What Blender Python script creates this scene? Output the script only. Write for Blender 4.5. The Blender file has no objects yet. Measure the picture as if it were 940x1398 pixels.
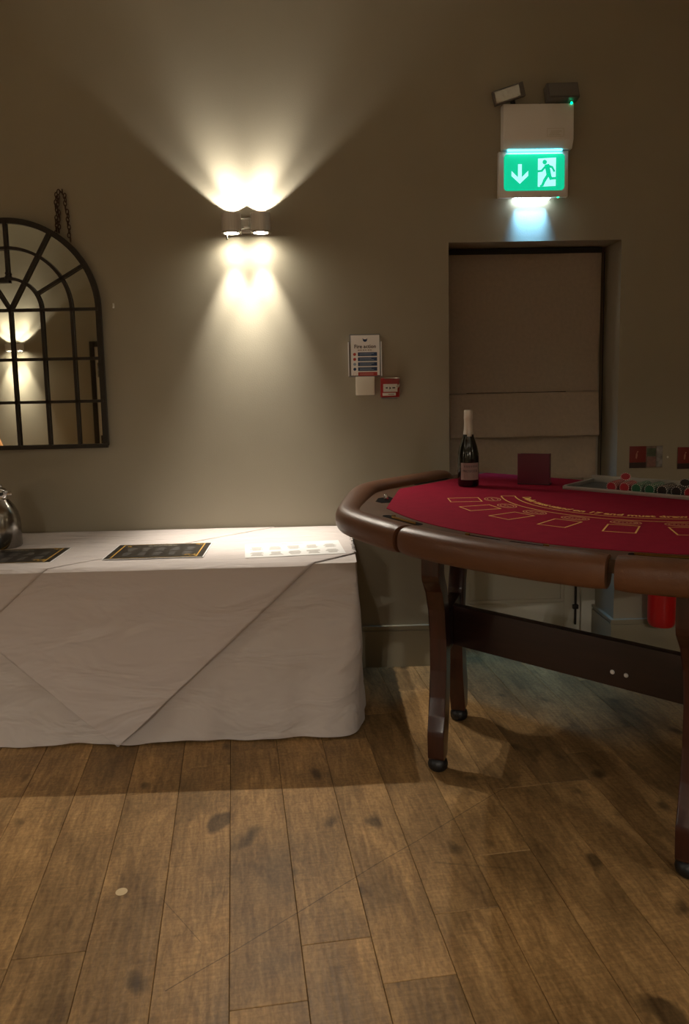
import bpy, bmesh, math, random
from mathutils import Vector, Matrix, noise as mnoise
random.seed(7)
PI = math.pi
R = math.radians
scene = bpy.context.scene
C = scene.collection

# ------------------------------------------------------------------ camera
CAM_H, CAM_D = 1.46, 3.7775
FPX, CY = 1040.0, 645.0
yaw, pitch, roll = R(1.35), R(6.8), R(1.18)
fw = Vector((math.sin(yaw)*math.cos(pitch), math.cos(yaw)*math.cos(pitch), -math.sin(pitch)))
r0 = Vector((math.cos(yaw), -math.sin(yaw), 0)); u0 = r0.cross(fw)
rv = r0*math.cos(roll) - u0*math.sin(roll); uv = r0*math.sin(roll) + u0*math.cos(roll)
cam = bpy.data.cameras.new('camera'); camo = bpy.data.objects.new('camera', cam); C.objects.link(camo)
cam.sensor_fit = 'HORIZONTAL'; cam.sensor_width = 36.0; cam.lens = FPX/940*36.0
cam.shift_x = 0.0; cam.shift_y = -(699-CY)/940
cam.clip_start = 0.05
m = Matrix(((rv.x, uv.x, -fw.x), (rv.y, uv.y, -fw.y), (rv.z, uv.z, -fw.z))).to_4x4()
m.translation = Vector((0, -CAM_D, CAM_H)); camo.matrix_world = m
scene.camera = camo

# ------------------------------------------------------------------ world, exposure
w = bpy.data.worlds.new('world'); scene.world = w; w.use_nodes = True
w.node_tree.nodes['Background'].inputs[0].default_value = (0.02, 0.02, 0.025, 1)
w.node_tree.nodes['Background'].inputs[1].default_value = 0.2
vs = scene.view_settings
vs.view_transform = 'Standard'; vs.look = 'None'; vs.gamma = 1.0; vs.use_curve_mapping = False
vs.exposure = 0.6
scene.cycles.max_bounces = 8; scene.cycles.diffuse_bounces = 5; scene.cycles.glossy_bounces = 5
scene.cycles.caustics_reflective = False; scene.cycles.caustics_refractive = False
scene.cycles.sample_clamp_indirect = 4.0

# lamp strengths used by the builders below
WARM = (1.0, 0.922, 0.79)
UP_W, UPT_W, SPILL_W, FLOOD_W, DNT_W, BEAM_W = 9.0, 29.0, 3.2, 24.0, 46.0, 2.2
EXIT_W = 0.9

# ------------------------------------------------------------------ materials
MATS = {}
def srgb(r, g, b):
    f = lambda c: (c/255/12.92) if c/255 <= 0.04045 else ((c/255+0.055)/1.055)**2.4
    return (f(r), f(g), f(b), 1.0)
def mat(name, col, rough=0.6, metal=0.0, var=0.0, vscale=8.0, bump=0.0, bscale=200.0, stretch=None, coat=0.0,
        emit=None, estr=0.0, trans=0.0, spec=0.5, sheen=0.0, alpha=1.0):
    if name in MATS: return MATS[name]
    M = bpy.data.materials.new(name); M.use_nodes = True; nt = M.node_tree; b = nt.nodes['Principled BSDF']
    b.inputs['Base Color'].default_value = col; b.inputs['Roughness'].default_value = rough
    b.inputs['Metallic'].default_value = metal; b.inputs['Specular IOR Level'].default_value = spec
    b.inputs['Coat Weight'].default_value = coat; b.inputs['Coat Roughness'].default_value = 0.12
    b.inputs['Transmission Weight'].default_value = trans; b.inputs['Sheen Weight'].default_value = sheen
    b.inputs['Alpha'].default_value = alpha
    if emit: b.inputs['Emission Color'].default_value = emit; b.inputs['Emission Strength'].default_value = estr
    tc = nt.nodes.new('ShaderNodeTexCoord'); src = tc.outputs['Object']
    if stretch:
        mp = nt.nodes.new('ShaderNodeMapping'); mp.inputs['Scale'].default_value = stretch
        nt.links.new(src, mp.inputs['Vector']); src = mp.outputs['Vector']
    if var > 0:
        n = nt.nodes.new('ShaderNodeTexNoise'); n.inputs['Scale'].default_value = vscale; n.inputs['Detail'].default_value = 5
        nt.links.new(src, n.inputs['Vector'])
        rp = nt.nodes.new('ShaderNodeMapRange'); rp.inputs[1].default_value = 0.3; rp.inputs[2].default_value = 0.7
        rp.inputs[3].default_value = 1-var; rp.inputs[4].default_value = 1+var
        nt.links.new(n.outputs[0], rp.inputs[0])
        mx = nt.nodes.new('ShaderNodeVectorMath'); mx.operation = 'SCALE'
        mx.inputs[0].default_value = col[:3]; nt.links.new(rp.outputs[0], mx.inputs['Scale'])
        nt.links.new(mx.outputs[0], b.inputs['Base Color'])
    if bump > 0:
        n2 = nt.nodes.new('ShaderNodeTexNoise'); n2.inputs['Scale'].default_value = bscale; n2.inputs['Detail'].default_value = 4
        nt.links.new(src, n2.inputs['Vector'])
        bp = nt.nodes.new('ShaderNodeBump'); bp.inputs['Strength'].default_value = bump; bp.inputs['Distance'].default_value = 0.004
        nt.links.new(n2.outputs[0], bp.inputs['Height']); nt.links.new(bp.outputs[0], b.inputs['Normal'])
    MATS[name] = M; return M

paint = mat('taupe_paint', srgb(156, 149, 132), 0.55, var=0.03, vscale=3, bump=0.12, bscale=160, spec=0.35)
skirt = mat('skirting_paint', srgb(146, 138, 118), 0.35, bump=0.03, bscale=60)
ceil_m = mat('ceiling_paint', srgb(215, 208, 195), 0.8)
white_paint = mat('white_paint', srgb(205, 200, 188), 0.4, bump=0.03, bscale=80)
white_pl = mat('white_plastic', srgb(215, 213, 206), 0.35)
cream_pl = mat('cream_plastic', srgb(228, 222, 208), 0.4)
dark_iron = mat('dark_iron', srgb(44, 38, 32), 0.5, metal=0.4, var=0.15, vscale=30)
rust_iron = mat('rusty_iron', srgb(70, 48, 38), 0.7, metal=0.3, var=0.3, vscale=200)
steel = mat('brushed_steel', srgb(225, 222, 218), 0.42, metal=0.3, var=0.12, vscale=14, stretch=(30, 30, 0.6))
chrome = mat('chrome', srgb(215, 215, 215), 0.08, metal=1.0)
brass = mat('brass', srgb(205, 165, 90), 0.22, metal=1.0)
tray_m = mat('tray_metal', srgb(176, 172, 164), 0.4, metal=0.75)
wood_dark = mat('mahogany', srgb(52, 19, 12), 0.35, var=0.3, vscale=9, stretch=(6, 6, 0.7), coat=0.35)
wood_beam = mat('mahogany_beam', srgb(34, 15, 11), 0.45, var=0.3, vscale=9, stretch=(0.8, 8, 8), coat=0.15)
race_m = mat('walnut_race', srgb(84, 54, 32), 0.4, var=0.25, vscale=10, stretch=(1, 7, 7), coat=0.4)
leather = mat('brown_leather', srgb(98, 63, 42), 0.36, var=0.12, vscale=7, bump=0.25, bscale=300, spec=0.5)
felt = mat('burgundy_felt', srgb(138, 26, 48), 0.95, var=0.06, vscale=30, bump=0.25, bscale=900, spec=0.08)
gold_ink = mat('gold_ink', srgb(226, 178, 92), 0.7)
gold_dim = mat('gold_ink_faded', srgb(196, 136, 88), 0.8)
black_rub = mat('black_rubber', srgb(18, 17, 17), 0.45)
slot_shade = mat('painted_slot_shade', srgb(16, 11, 8), 0.9, spec=0.05)  # near-black colour stands for the shade inside slots and wells
bottle_m = mat('bottle_glass', srgb(10, 12, 8), 0.08, spec=0.6, coat=0.5)
foil = mat('silver_foil', srgb(222, 216, 206), 0.35, metal=0.35, bump=0.3, bscale=90)
label_m = mat('label_paper', srgb(206, 184, 176), 0.7)
ink = mat('dark_ink', srgb(48, 44, 48), 0.7)
ink_soft = mat('soft_ink', srgb(150, 132, 128), 0.7)
burg = mat('burgundy_leatherette', srgb(92, 12, 36), 0.5, bump=0.1, bscale=250)
burg_in = mat('burgundy_edge', srgb(56, 8, 22), 0.6)
red_pl = mat('red_plastic', srgb(150, 30, 30), 0.35)
red_ext = mat('extinguisher_red', srgb(190, 14, 18), 0.3, coat=0.4)
card_red = mat('card_red', srgb(116, 24, 20), 0.4)
card_dark = mat('card_dark', srgb(40, 14, 16), 0.4)
card_grey = mat('card_grey', srgb(112, 96, 86), 0.4, var=0.2, vscale=60)
card_green = mat('card_green', srgb(74, 84, 66), 0.4, var=0.2, vscale=60)
clear_pl = mat('clear_plastic', srgb(190, 190, 190), 0.12, spec=0.8, trans=0.55)
paper_m = mat('notice_paper', srgb(240, 238, 236), 0.5)
blue_ink = mat('blue_ink', srgb(40, 66, 104), 0.5)
blue_pale = mat('pale_print', srgb(150, 166, 188), 0.5)
red_ink = mat('red_ink', srgb(178, 62, 58), 0.5)
menu_m = mat('menu_black', srgb(42, 39, 36), 0.3, spec=0.5)
menu_txt = mat('menu_grey', srgb(92, 88, 84), 0.5)
menu_gold = mat('menu_gold', srgb(216, 172, 84), 0.4, metal=0.3)
sheet_m = mat('sheet_white', srgb(226, 224, 222), 0.6)
sheet_grey = mat('sheet_grey', srgb(160, 154, 148), 0.7)
blind_m = mat('blind_fabric', srgb(222, 208, 192), 0.9, var=0.05, vscale=60, bump=0.3, bscale=700, spec=0.2)
blind_dk = mat('blind_lining', srgb(40, 38, 36), 0.9)
mirror_m = mat('mirror_glass', srgb(214, 214, 204), 0.015, metal=1.0)
lens_m = mat('lamp_lens', (1, 1, 1, 1), 0.3, emit=(1.0, 0.9, 0.7, 1), estr=28.0)
bulb_m = mat('lamp_bulb', (1, 1, 1, 1), 0.3, emit=(1.0, 0.85, 0.6, 1), estr=18.0)
tube_in = mat('tube_inside', srgb(40, 38, 35), 0.7)
sign_body = mat('sign_housing', srgb(240, 240, 242), 0.4)
sign_green = mat('sign_green', srgb(0, 110, 80), 0.4, emit=srgb(0, 190, 140), estr=0.75)
sign_white = mat('sign_white', srgb(180, 220, 225), 0.4, emit=srgb(165, 235, 240), estr=0.75)
led_m = mat('led_white', (1, 1, 1, 1), 0.3, emit=(0.75, 0.95, 1.0, 1), estr=16.0)
led_cyan = mat('led_cyan', (0.3, 1, 1, 1), 0.3, emit=(0.12, 0.85, 1.0, 1), estr=3.0)
led_green = mat('led_green', (0, 1, 0.3, 1), 0.3, emit=(0.0, 1.0, 0.4, 1), estr=4.0)
lamp_glass = mat('lamp_glass', srgb(200, 200, 196), 0.12, metal=0.6, bump=0.8, bscale=60)
lamp_grey = mat('lamp_grey', srgb(96, 94, 92), 0.45)
paper_dot_m = mat('pale_disc', srgb(214, 190, 150), 0.8)
board_wood = mat('pale_wood', srgb(150, 104, 62), 0.5, var=0.2, vscale=6, stretch=(6, 6, 0.6))

def cloth_mat(name, col):
    M = mat(name, col, 0.9, spec=0.15, sheen=0.2)
    nt = M.node_tree; b = nt.nodes['Principled BSDF']
    tc = nt.nodes.new('ShaderNodeTexCoord')
    n1 = nt.nodes.new('ShaderNodeTexNoise'); n1.inputs['Scale'].default_value = 3.2; n1.inputs['Detail'].default_value = 3; n1.inputs['Distortion'].default_value = 0.8
    mp = nt.nodes.new('ShaderNodeMapping'); mp.inputs['Scale'].default_value = (0.8, 3.0, 2.2); mp.inputs['Rotation'].default_value = (0, R(20), R(12))
    nt.links.new(tc.outputs['Object'], mp.inputs['Vector']); nt.links.new(mp.outputs[0], n1.inputs['Vector'])
    b1 = nt.nodes.new('ShaderNodeBump'); b1.inputs['Strength'].default_value = 0.6; b1.inputs['Distance'].default_value = 0.05
    nt.links.new(n1.outputs[0], b1.inputs['Height'])
    n2 = nt.nodes.new('ShaderNodeTexNoise'); n2.inputs['Scale'].default_value = 900; 
    nt.links.new(tc.outputs['Object'], n2.inputs['Vector'])
    b2 = nt.nodes.new('ShaderNodeBump'); b2.inputs['Strength'].default_value = 0.12; b2.inputs['Distance'].default_value = 0.001
    nt.links.new(n2.outputs[0], b2.inputs['Height']); nt.links.new(b1.outputs[0], b2.inputs['Normal'])
    nt.links.new(b2.outputs[0], b.inputs['Normal'])
    return M
linen = cloth_mat('white_linen', srgb(200, 191, 186))
linen2 = cloth_mat('white_linen_overlay', srgb(200, 190, 186))

def plank_mat():
    M = bpy.data.materials.new('oak_plank'); M.use_nodes = True; nt = M.node_tree; L = nt.links; b = nt.nodes['Principled BSDF']
    N = lambda t: nt.nodes.new(t)
    tc = N('ShaderNodeTexCoord'); oi = N('ShaderNodeObjectInfo')
    mul = N('ShaderNodeMath'); mul.operation = 'MULTIPLY'; mul.inputs[1].default_value = 57.3; L.new(oi.outputs['Random'], mul.inputs[0])
    off = N('ShaderNodeCombineXYZ'); L.new(mul.outputs[0], off.inputs[0]); L.new(mul.outputs[0], off.inputs[1])
    add = N('ShaderNodeVectorMath'); L.new(tc.outputs['Object'], add.inputs[0]); L.new(off.outputs[0], add.inputs[1])
    def noise(scale, st, det=4, dist=0.0):
        mp = N('ShaderNodeMapping'); mp.inputs['Scale'].default_value = st; L.new(add.outputs[0], mp.inputs['Vector'])
        n = N('ShaderNodeTexNoise'); n.inputs['Scale'].default_value = scale; n.inputs['Detail'].default_value = det
        n.inputs['Distortion'].default_value = dist; L.new(mp.outputs[0], n.inputs['Vector']); return n
    grain = noise(9, (4.5, 0.7, 1), 6, 1.2)            # long grain
    rings = N('ShaderNodeTexWave'); rings.wave_type = 'BANDS'; rings.bands_direction = 'X'
    mpw = N('ShaderNodeMapping'); mpw.inputs['Scale'].default_value = (13, 1.1, 1); L.new(add.outputs[0], mpw.inputs['Vector'])
    L.new(mpw.outputs[0], rings.inputs['Vector']); rings.inputs['Scale'].default_value = 1.0; rings.inputs['Distortion'].default_value = 7.0
    rings.inputs['Detail'].default_value = 2.0; rings.inputs['Detail Scale'].default_value = 0.7
    blot = noise(3.2, (1.6, 0.9, 1), 4, 0.4)          # stain patches
    saw = noise(10, (1.6, 13, 1), 3, 0.5)             # cross saw marks
    knots = noise(5.0, (1.5, 1.0, 1), 1, 0.0)
    cr = N('ShaderNodeValToRGB'); e = cr.color_ramp.elements
    e[0].position = 0.3; e[0].color = srgb(140, 106, 66); e[1].position = 0.72; e[1].color = srgb(182, 144, 94)
    L.new(grain.outputs[0], cr.inputs[0])
    def mult(colsock, fac_sock, lo, hi, a=0.3, c=0.7):
        mr = N('ShaderNodeMapRange'); mr.inputs[1].default_value = a; mr.inputs[2].default_value = c; mr.inputs[3].default_value = lo; mr.inputs[4].default_value = hi
        L.new(fac_sock, mr.inputs[0]); v = N('ShaderNodeVectorMath'); v.operation = 'SCALE'
        L.new(colsock, v.inputs[0]); L.new(mr.outputs[0], v.inputs['Scale']); return v.outputs[0]
    col = mult(cr.outputs[0], rings.outputs[1], 0.95, 1.03, 0.0, 1.0)
    col = mult(col, blot.outputs[0], 0.55, 1.18)
    col = mult(col, saw.outputs[0], 0.84, 1.10)
    fine = noise(60, (2.0, 1.0, 1), 3, 0.5)
    col = mult(col, fine.outputs[0], 0.82, 1.10, 0.35, 0.65)
    col = mult(col, knots.outputs[0], 1.0, 0.35, 0.66, 0.74)
    col = mult(col, oi.outputs['Random'], 0.80, 1.12, 0.0, 1.0)
    geo = N('ShaderNodeNewGeometry')
    wob = N('ShaderNodeTexNoise'); wob.inputs['Scale'].default_value = 3.0; L.new(geo.outputs['Position'], wob.inputs['Vector'])
    for (x0, y0, x1, y1, hw, dark) in ((-0.42, -2.08, 0.66, -1.17, 0.0016, 0.5), (-0.50, -1.74, -0.36, -1.92, 0.0012, 0.6), (0.30, -1.62, 0.52, -1.66, 0.004, 0.75)):
        dx, dy = x1-x0, y1-y0; Ln = math.hypot(dx, dy); tx, ty = dx/Ln, dy/Ln
        dn = N('ShaderNodeVectorMath'); dn.operation = 'DOT_PRODUCT'; dn.inputs[1].default_value = (-ty, tx, 0); L.new(geo.outputs['Position'], dn.inputs[0])
        ds = N('ShaderNodeVectorMath'); ds.operation = 'DOT_PRODUCT'; ds.inputs[1].default_value = (tx, ty, 0); L.new(geo.outputs['Position'], ds.inputs[0])
        wm = N('ShaderNodeMath'); wm.operation = 'MULTIPLY_ADD'; wm.inputs[1].default_value = 0.012; wm.inputs[2].default_value = -(-ty*x0+tx*y0)-0.006; L.new(wob.outputs[0], wm.inputs[0])
        ad = N('ShaderNodeMath'); ad.operation = 'ADD'; L.new(dn.outputs['Value'], ad.inputs[0]); L.new(wm.outputs[0], ad.inputs[1])
        ab = N('ShaderNodeMath'); ab.operation = 'ABSOLUTE'; L.new(ad.outputs[0], ab.inputs[0])
        lt_ = N('ShaderNodeMath'); lt_.operation = 'LESS_THAN'; lt_.inputs[1].default_value = hw; L.new(ab.outputs[0], lt_.inputs[0])
        s0 = tx*x0+ty*y0
        g1 = N('ShaderNodeMath'); g1.operation = 'GREATER_THAN'; g1.inputs[1].default_value = s0; L.new(ds.outputs['Value'], g1.inputs[0])
        g2 = N('ShaderNodeMath'); g2.operation = 'LESS_THAN'; g2.inputs[1].default_value = s0+Ln; L.new(ds.outputs['Value'], g2.inputs[0])
        m1 = N('ShaderNodeMath'); m1.operation = 'MULTIPLY'; L.new(lt_.outputs[0], m1.inputs[0]); L.new(g1.outputs[0], m1.inputs[1])
        m2 = N('ShaderNodeMath'); m2.operation = 'MULTIPLY'; L.new(m1.outputs[0], m2.inputs[0]); L.new(g2.outputs[0], m2.inputs[1])
        col = mult(col, m2.outputs[0], 1.0, dark, 0.0, 1.0)
    L.new(col, b.inputs['Base Color'])
    rr = N('ShaderNodeMapRange'); rr.inputs[3].default_value = 0.42; rr.inputs[4].default_value = 0.62; L.new(blot.outputs[0], rr.inputs[0]); L.new(rr.outputs[0], b.inputs['Roughness'])
    b.inputs['Specular IOR Level'].default_value = 0.4
    hs = N('ShaderNodeMath'); hs.operation = 'ADD'; L.new(rings.outputs[1], hs.inputs[0]); L.new(saw.outputs[0], hs.inputs[1])
    bp = N('ShaderNodeBump'); bp.inputs['Strength'].default_value = 0.2; bp.inputs['Distance'].default_value = 0.001
    L.new(hs.outputs[0], bp.inputs['Height']); L.new(bp.outputs[0], b.inputs['Normal'])
    return M
oak = plank_mat()
grout = mat('plank_joint', srgb(52, 38, 24), 0.9)

def chip_mat(name, col):
    M = mat(name, col, 0.4); nt = M.node_tree; L = nt.links; b = nt.nodes['Principled BSDF']
    tc = nt.nodes.new('ShaderNodeTexCoord'); sp = nt.nodes.new('ShaderNodeSeparateXYZ'); L.new(tc.outputs['Object'], sp.inputs[0])
    at = nt.nodes.new('ShaderNodeMath'); at.operation = 'ARCTAN2'; L.new(sp.outputs[1], at.inputs[0]); L.new(sp.outputs[0], at.inputs[1])
    ml = nt.nodes.new('ShaderNodeMath'); ml.operation = 'MULTIPLY'; ml.inputs[1].default_value = 16; L.new(at.outputs[0], ml.inputs[0])
    sn = nt.nodes.new('ShaderNodeMath'); sn.operation = 'SINE'; L.new(ml.outputs[0], sn.inputs[0])
    gt = nt.nodes.new('ShaderNodeMath'); gt.operation = 'GREATER_THAN'; gt.inputs[1].default_value = 0.0; L.new(sn.outputs[0], gt.inputs[0])
    xy = nt.nodes.new('ShaderNodeVectorMath'); xy.operation = 'LENGTH'
    cb = nt.nodes.new('ShaderNodeCombineXYZ'); L.new(sp.outputs[0], cb.inputs[0]); L.new(sp.outputs[1], cb.inputs[1]); L.new(cb.outputs[0], xy.inputs[0])
    ed = nt.nodes.new('ShaderNodeMath'); ed.operation = 'GREATER_THAN'; ed.inputs[1].default_value = 0.0160; L.new(xy.outputs['Value'], ed.inputs[0])
    ed2 = nt.nodes.new('ShaderNodeMath'); ed2.operation = 'LESS_THAN'; ed2.inputs[1].default_value = 0.0192; L.new(xy.outputs['Value'], ed2.inputs[0])
    m1 = nt.nodes.new('ShaderNodeMath'); m1.operation = 'MULTIPLY'; L.new(gt.outputs[0], m1.inputs[0]); L.new(ed.outputs[0], m1.inputs[1])
    m2 = nt.nodes.new('ShaderNodeMath'); m2.operation = 'MULTIPLY'; L.new(m1.outputs[0], m2.inputs[0]); L.new(ed2.outputs[0], m2.inputs[1])
    mx = nt.nodes.new('ShaderNodeMix'); mx.data_type = 'RGBA'; mx.inputs[6].default_value = col; mx.inputs[7].default_value = srgb(214, 206, 196)
    L.new(m2.outputs[0], mx.inputs[0]); L.new(mx.outputs[2], b.inputs['Base Color'])
    return M
chip_red = chip_mat('chip_red', srgb(150, 22, 38)); chip_green = chip_mat('chip_green', srgb(24, 92, 62)); chip_black = chip_mat('chip_black', srgb(26, 24, 24))

# ------------------------------------------------------------------ mesh helpers
def new_obj(name, bm, material, parent=None, smooth=False, loc=None, rot=None):
    me = bpy.data.meshes.new(name); bmesh.ops.recalc_face_normals(bm, faces=bm.faces[:]); bm.to_mesh(me); bm.free()
    if material: me.materials.append(material)
    if smooth:
        for p in me.polygons: p.use_smooth = True
        try: me.set_sharp_from_angle(angle=R(40))
        except Exception: pass
    o = bpy.data.objects.new(name, me); C.objects.link(o)
    if parent: o.parent = parent
    if loc: o.location = loc
    if rot: o.rotation_euler = rot
    return o
def box_bm(x0, x1, y0, y1, z0, z1, bev=0.0, seg=2, bm=None):
    own = bm is None
    b = bmesh.new()
    vs_ = [b.verts.new((x, y, z)) for z in (z0, z1) for y in (y0, y1) for x in (x0, x1)]
    for f in ((0, 2, 3, 1), (4, 5, 7, 6), (0, 1, 5, 4), (2, 6, 7, 3), (0, 4, 6, 2), (1, 3, 7, 5)):
        b.faces.new([vs_[i] for i in f])
    if bev > 0: bmesh.ops.bevel(b, geom=b.edges[:], offset=bev, segments=seg, affect='EDGES', profile=0.7)
    if own: return b
    me = bpy.data.meshes.new('t'); b.to_mesh(me); b.free(); bm.from_mesh(me); bpy.data.meshes.remove(me); return bm
def box(name, x0, x1, y0, y1, z0, z1, material, parent=None, bev=0.0, seg=2, loc=None, rot=None):
    return new_obj(name, box_bm(x0, x1, y0, y1, z0, z1, bev, seg), material, parent, bev > 0, loc, rot)
def lathe_bm(prof, n=40, cap=True):
    b = bmesh.new(); rings = []
    for r, z in prof:
        if r < 1e-6: rings.append([b.verts.new((0, 0, z))])
        else: rings.append([b.verts.new((r*math.cos(2*PI*i/n), r*math.sin(2*PI*i/n), z)) for i in range(n)])
    for A, B in zip(rings, rings[1:]):
        for i in range(n):
            j = (i+1) % n
            if len(A) == 1 and len(B) == 1: continue
            if len(A) == 1: b.faces.new((A[0], B[i], B[j]))
            elif len(B) == 1: b.faces.new((A[i], A[j], B[0]))
            else: b.faces.new((A[i], A[j], B[j], B[i]))
    if cap:
        for Rg in (rings[0], rings[-1]):
            if len(Rg) > 1: b.faces.new(Rg)
    return b
def prism_bm(pts, z0, z1, bev=0.0, seg=2):
    b = bmesh.new(); A = [b.verts.new((x, y, z0)) for x, y in pts]; B = [b.verts.new((x, y, z1)) for x, y in pts]
    b.faces.new(A[::-1]); b.faces.new(B); n = len(pts)
    for i in range(n): b.faces.new((A[i], A[(i+1) % n], B[(i+1) % n], B[i]))
    if bev > 0: bmesh.ops.bevel(b, geom=b.edges[:], offset=bev, segments=seg, affect='EDGES', profile=0.6)
    return b
def xz(b):   # prism drawn in (x, z), extruded along -y  (from local x,y,z)
    for v in b.verts: v.co = Vector((v.co.x, -v.co.z, v.co.y))
    return b
def sweep_bm(path, sect, closed=False, up=Vector((0, 0, 1)), scales=None, caps=True):
    b = bmesh.new(); rings = []; n = len(path); path = [Vector(p) for p in path]
    for i, p in enumerate(path):
        if closed: t = path[(i+1) % n] - path[i-1]
        else: t = path[min(i+1, n-1)] - path[max(i-1, 0)]
        t.normalize(); s = t.cross(up)
        if s.length < 1e-4: s = t.cross(Vector((0, 1, 0)))
        s.normalize(); u = s.cross(t); k = scales[i] if scales else 1
        rings.append([b.verts.new(p + s*(x*k) + u*(y*k)) for x, y in sect])
    m_ = len(sect); rng = range(n if closed else n-1)
    for i in rng:
        A, B = rings[i], rings[(i+1) % n]
        for j in range(m_): b.faces.new((A[j], A[(j+1) % m_], B[(j+1) % m_], B[j]))
    if not closed and caps: b.faces.new(rings[0]); b.faces.new(rings[-1][::-1])
    return b
def circ(r, n=10): return [(r*math.cos(2*PI*i/n), r*math.sin(2*PI*i/n)) for i in range(n)]
def rect(wd, h): return [(-wd/2, -h/2), (wd/2, -h/2), (wd/2, h/2), (-wd/2, h/2)]
def cyl(name, r, p0, p1, material, parent=None, n=16):
    return new_obj(name, sweep_bm([p0, p1], circ(r, n)), material, parent, True)
def text_bm(body, size, depth=0.0004, align='CENTER', bold=0.0):
    cu = bpy.data.curves.new('txt', 'FONT'); cu.body = body; cu.size = size; cu.extrude = depth/2
    cu.offset = bold; cu.align_x = align; cu.align_y = 'CENTER'; cu.resolution_u = 3
    o = bpy.data.objects.new('txt', cu); C.objects.link(o)
    dg = bpy.context.evaluated_depsgraph_get(); me = bpy.data.meshes.new_from_object(o.evaluated_get(dg))
    b = bmesh.new(); b.from_mesh(me); bpy.data.objects.remove(o); bpy.data.curves.remove(cu); bpy.data.meshes.remove(me)
    return b
def merge(bms):
    b = bmesh.new()
    for s in bms:
        me = bpy.data.meshes.new('t'); s.to_mesh(me); s.free(); b.from_mesh(me); bpy.data.meshes.remove(me)
    return b
def empty(name, loc=(0, 0, 0), rz=0.0):
    o = bpy.data.objects.new(name, None); C.objects.link(o); o.location = loc; o.rotation_euler = (0, 0, rz); o.empty_display_size = 0.1; return o
def tag(o, label, cat, group=None):
    o['label'] = label; o['category'] = cat
    if group: o['group'] = group
    return o
def struct(o): o['kind'] = 'structure'; return o
def light(kind, name, parent, loc, energy, color, rot=(0, 0, 0), **kw):
    l = bpy.data.lights.new(name, kind); l.energy = energy; l.color = color
    for k, v in kw.items(): setattr(l, k, v)
    o = bpy.data.objects.new(name, l); C.objects.link(o); o.parent = parent; o.location = loc; o.rotation_euler = rot
    return o

# ================================================================== THE ROOM
XL, XR, YF, ZC = -5.2, 3.0, -6.15, 3.75
RX0, RX1, RZ, RD = 0.615, 1.460, 2.118, 0.30       # recess of the blinded door
b = box_bm(XL-0.2, RX0, 0, RD, -0.05, ZC)
box_bm(RX1, XR+0.2, 0, RD, -0.05, ZC, bm=b); box_bm(RX0, RX1, 0, RD, RZ, ZC, bm=b); box_bm(XL-0.2, XR+0.2, RD+0.06, RD+0.16, -0.05, ZC, bm=b)  # last slab: added unseen backing behind the door, stops light leaks
struct(new_obj('wall_back', b, paint))
struct(box('wall_front', XL-0.2, XR+0.2, YF-0.2, YF, -0.05, ZC, paint))
struct(box('wall_left', XL-0.2, XL, YF, 0, -0.05, ZC, paint))
struct(box('wall_right', XR, XR+0.2, YF, 0, -0.05, ZC, paint))
struct(box('ceiling', XL-0.2, XR+0.2, YF-0.2, RD+0.1, ZC, ZC+0.15, ceil_m))
floor = struct(box('floor', XL-0.2, XR+0.2, YF-0.2, RD+0.05, -0.08, -0.006, grout))

# floor planks, each one a child of the floor
PW, PLEN, PA = 0.1855, 1.28, R(6.8)
dv = Vector((math.sin(PA), -math.cos(PA), 0)); nv = Vector((math.cos(PA), math.sin(PA), 0))
pb = box_bm(-PW/2+0.0007, PW/2-0.0007, -PLEN/2+0.0009, PLEN/2-0.0009, -0.0055, 0.0, 0.0012, 1)
pm = bpy.data.meshes.new('floor_plank'); bmesh.ops.recalc_face_normals(pb, faces=pb.faces[:]); pb.to_mesh(pm); pb.free(); pm.materials.append(oak)
rp = random.Random(11)
for k in range(-31, 22):
    u = -0.51 + (k+0.5)*PW
    off = rp.uniform(0, PLEN)
    if k == 2: off = 2.08*1.0 % PLEN        # the joint seen in the foreground
    if k == -1: off = (0.90 + 0.02) % PLEN
    for j in range(-2, 7):
        v = off + (j-0.5)*PLEN
        c = nv*u + dv*v
        if c.x < XL+0.02 or c.x > XR-0.02: continue
        if c.y < YF-0.4 or c.y > 0.75: continue
        o = bpy.data.objects.new('floor_plank', pm); C.objects.link(o); o.parent = floor
        o.location = (c.x, c.y, 0); o.rotation_euler = (0, 0, PA if (j % 2) else PA+PI)

# skirting boards
def skirting(name, pts):
    sect = [(0, 0), (0.018, 0), (0.018, 0.185), (0.013, 0.192), (0.013, 0.204), (0.017, 0.208), (0.017, 0.216), (0.0, 0.222)]
    return struct(new_obj(name, sweep_bm(pts, [(-x, y) for x, y in sect]), skirt))
def skirt_run(name, x0, x1, y):
    b = xz(prism_bm([(x0, 0), (x1, 0), (x1, 0.190), (x0, 0.190)], 0, 0.018))
    b2 = xz(prism_bm([(x0, 0.190), (x1, 0.190), (x1, 0.203), (x0, 0.203)], 0, 0.012))
    b3 = xz(prism_bm([(x0, 0.203), (x1, 0.203), (x1, 0.216), (x0, 0.216)], 0, 0.019))
    b = merge([b, b2, b3])
    for v in b.verts: v.co.y += y
    return b
bl = skirt_run('s', XL, RX0, 0.0)
struct(new_obj('baseboard_back', bl, skirt))
b1 = skirt_run('s', RX1-0.018, XR, 0.0)
ret = merge([box_bm(RX1-0.018, RX1, 0, RD-0.032, 0, 0.190), box_bm(RX1-0.012, RX1, 0, RD-0.032, 0.190, 0.203), box_bm(RX1-0.019, RX1, 0, RD-0.032, 0.203, 0.216)])
struct(new_obj('baseboard_right', merge([b1, ret]), skirt))

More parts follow.
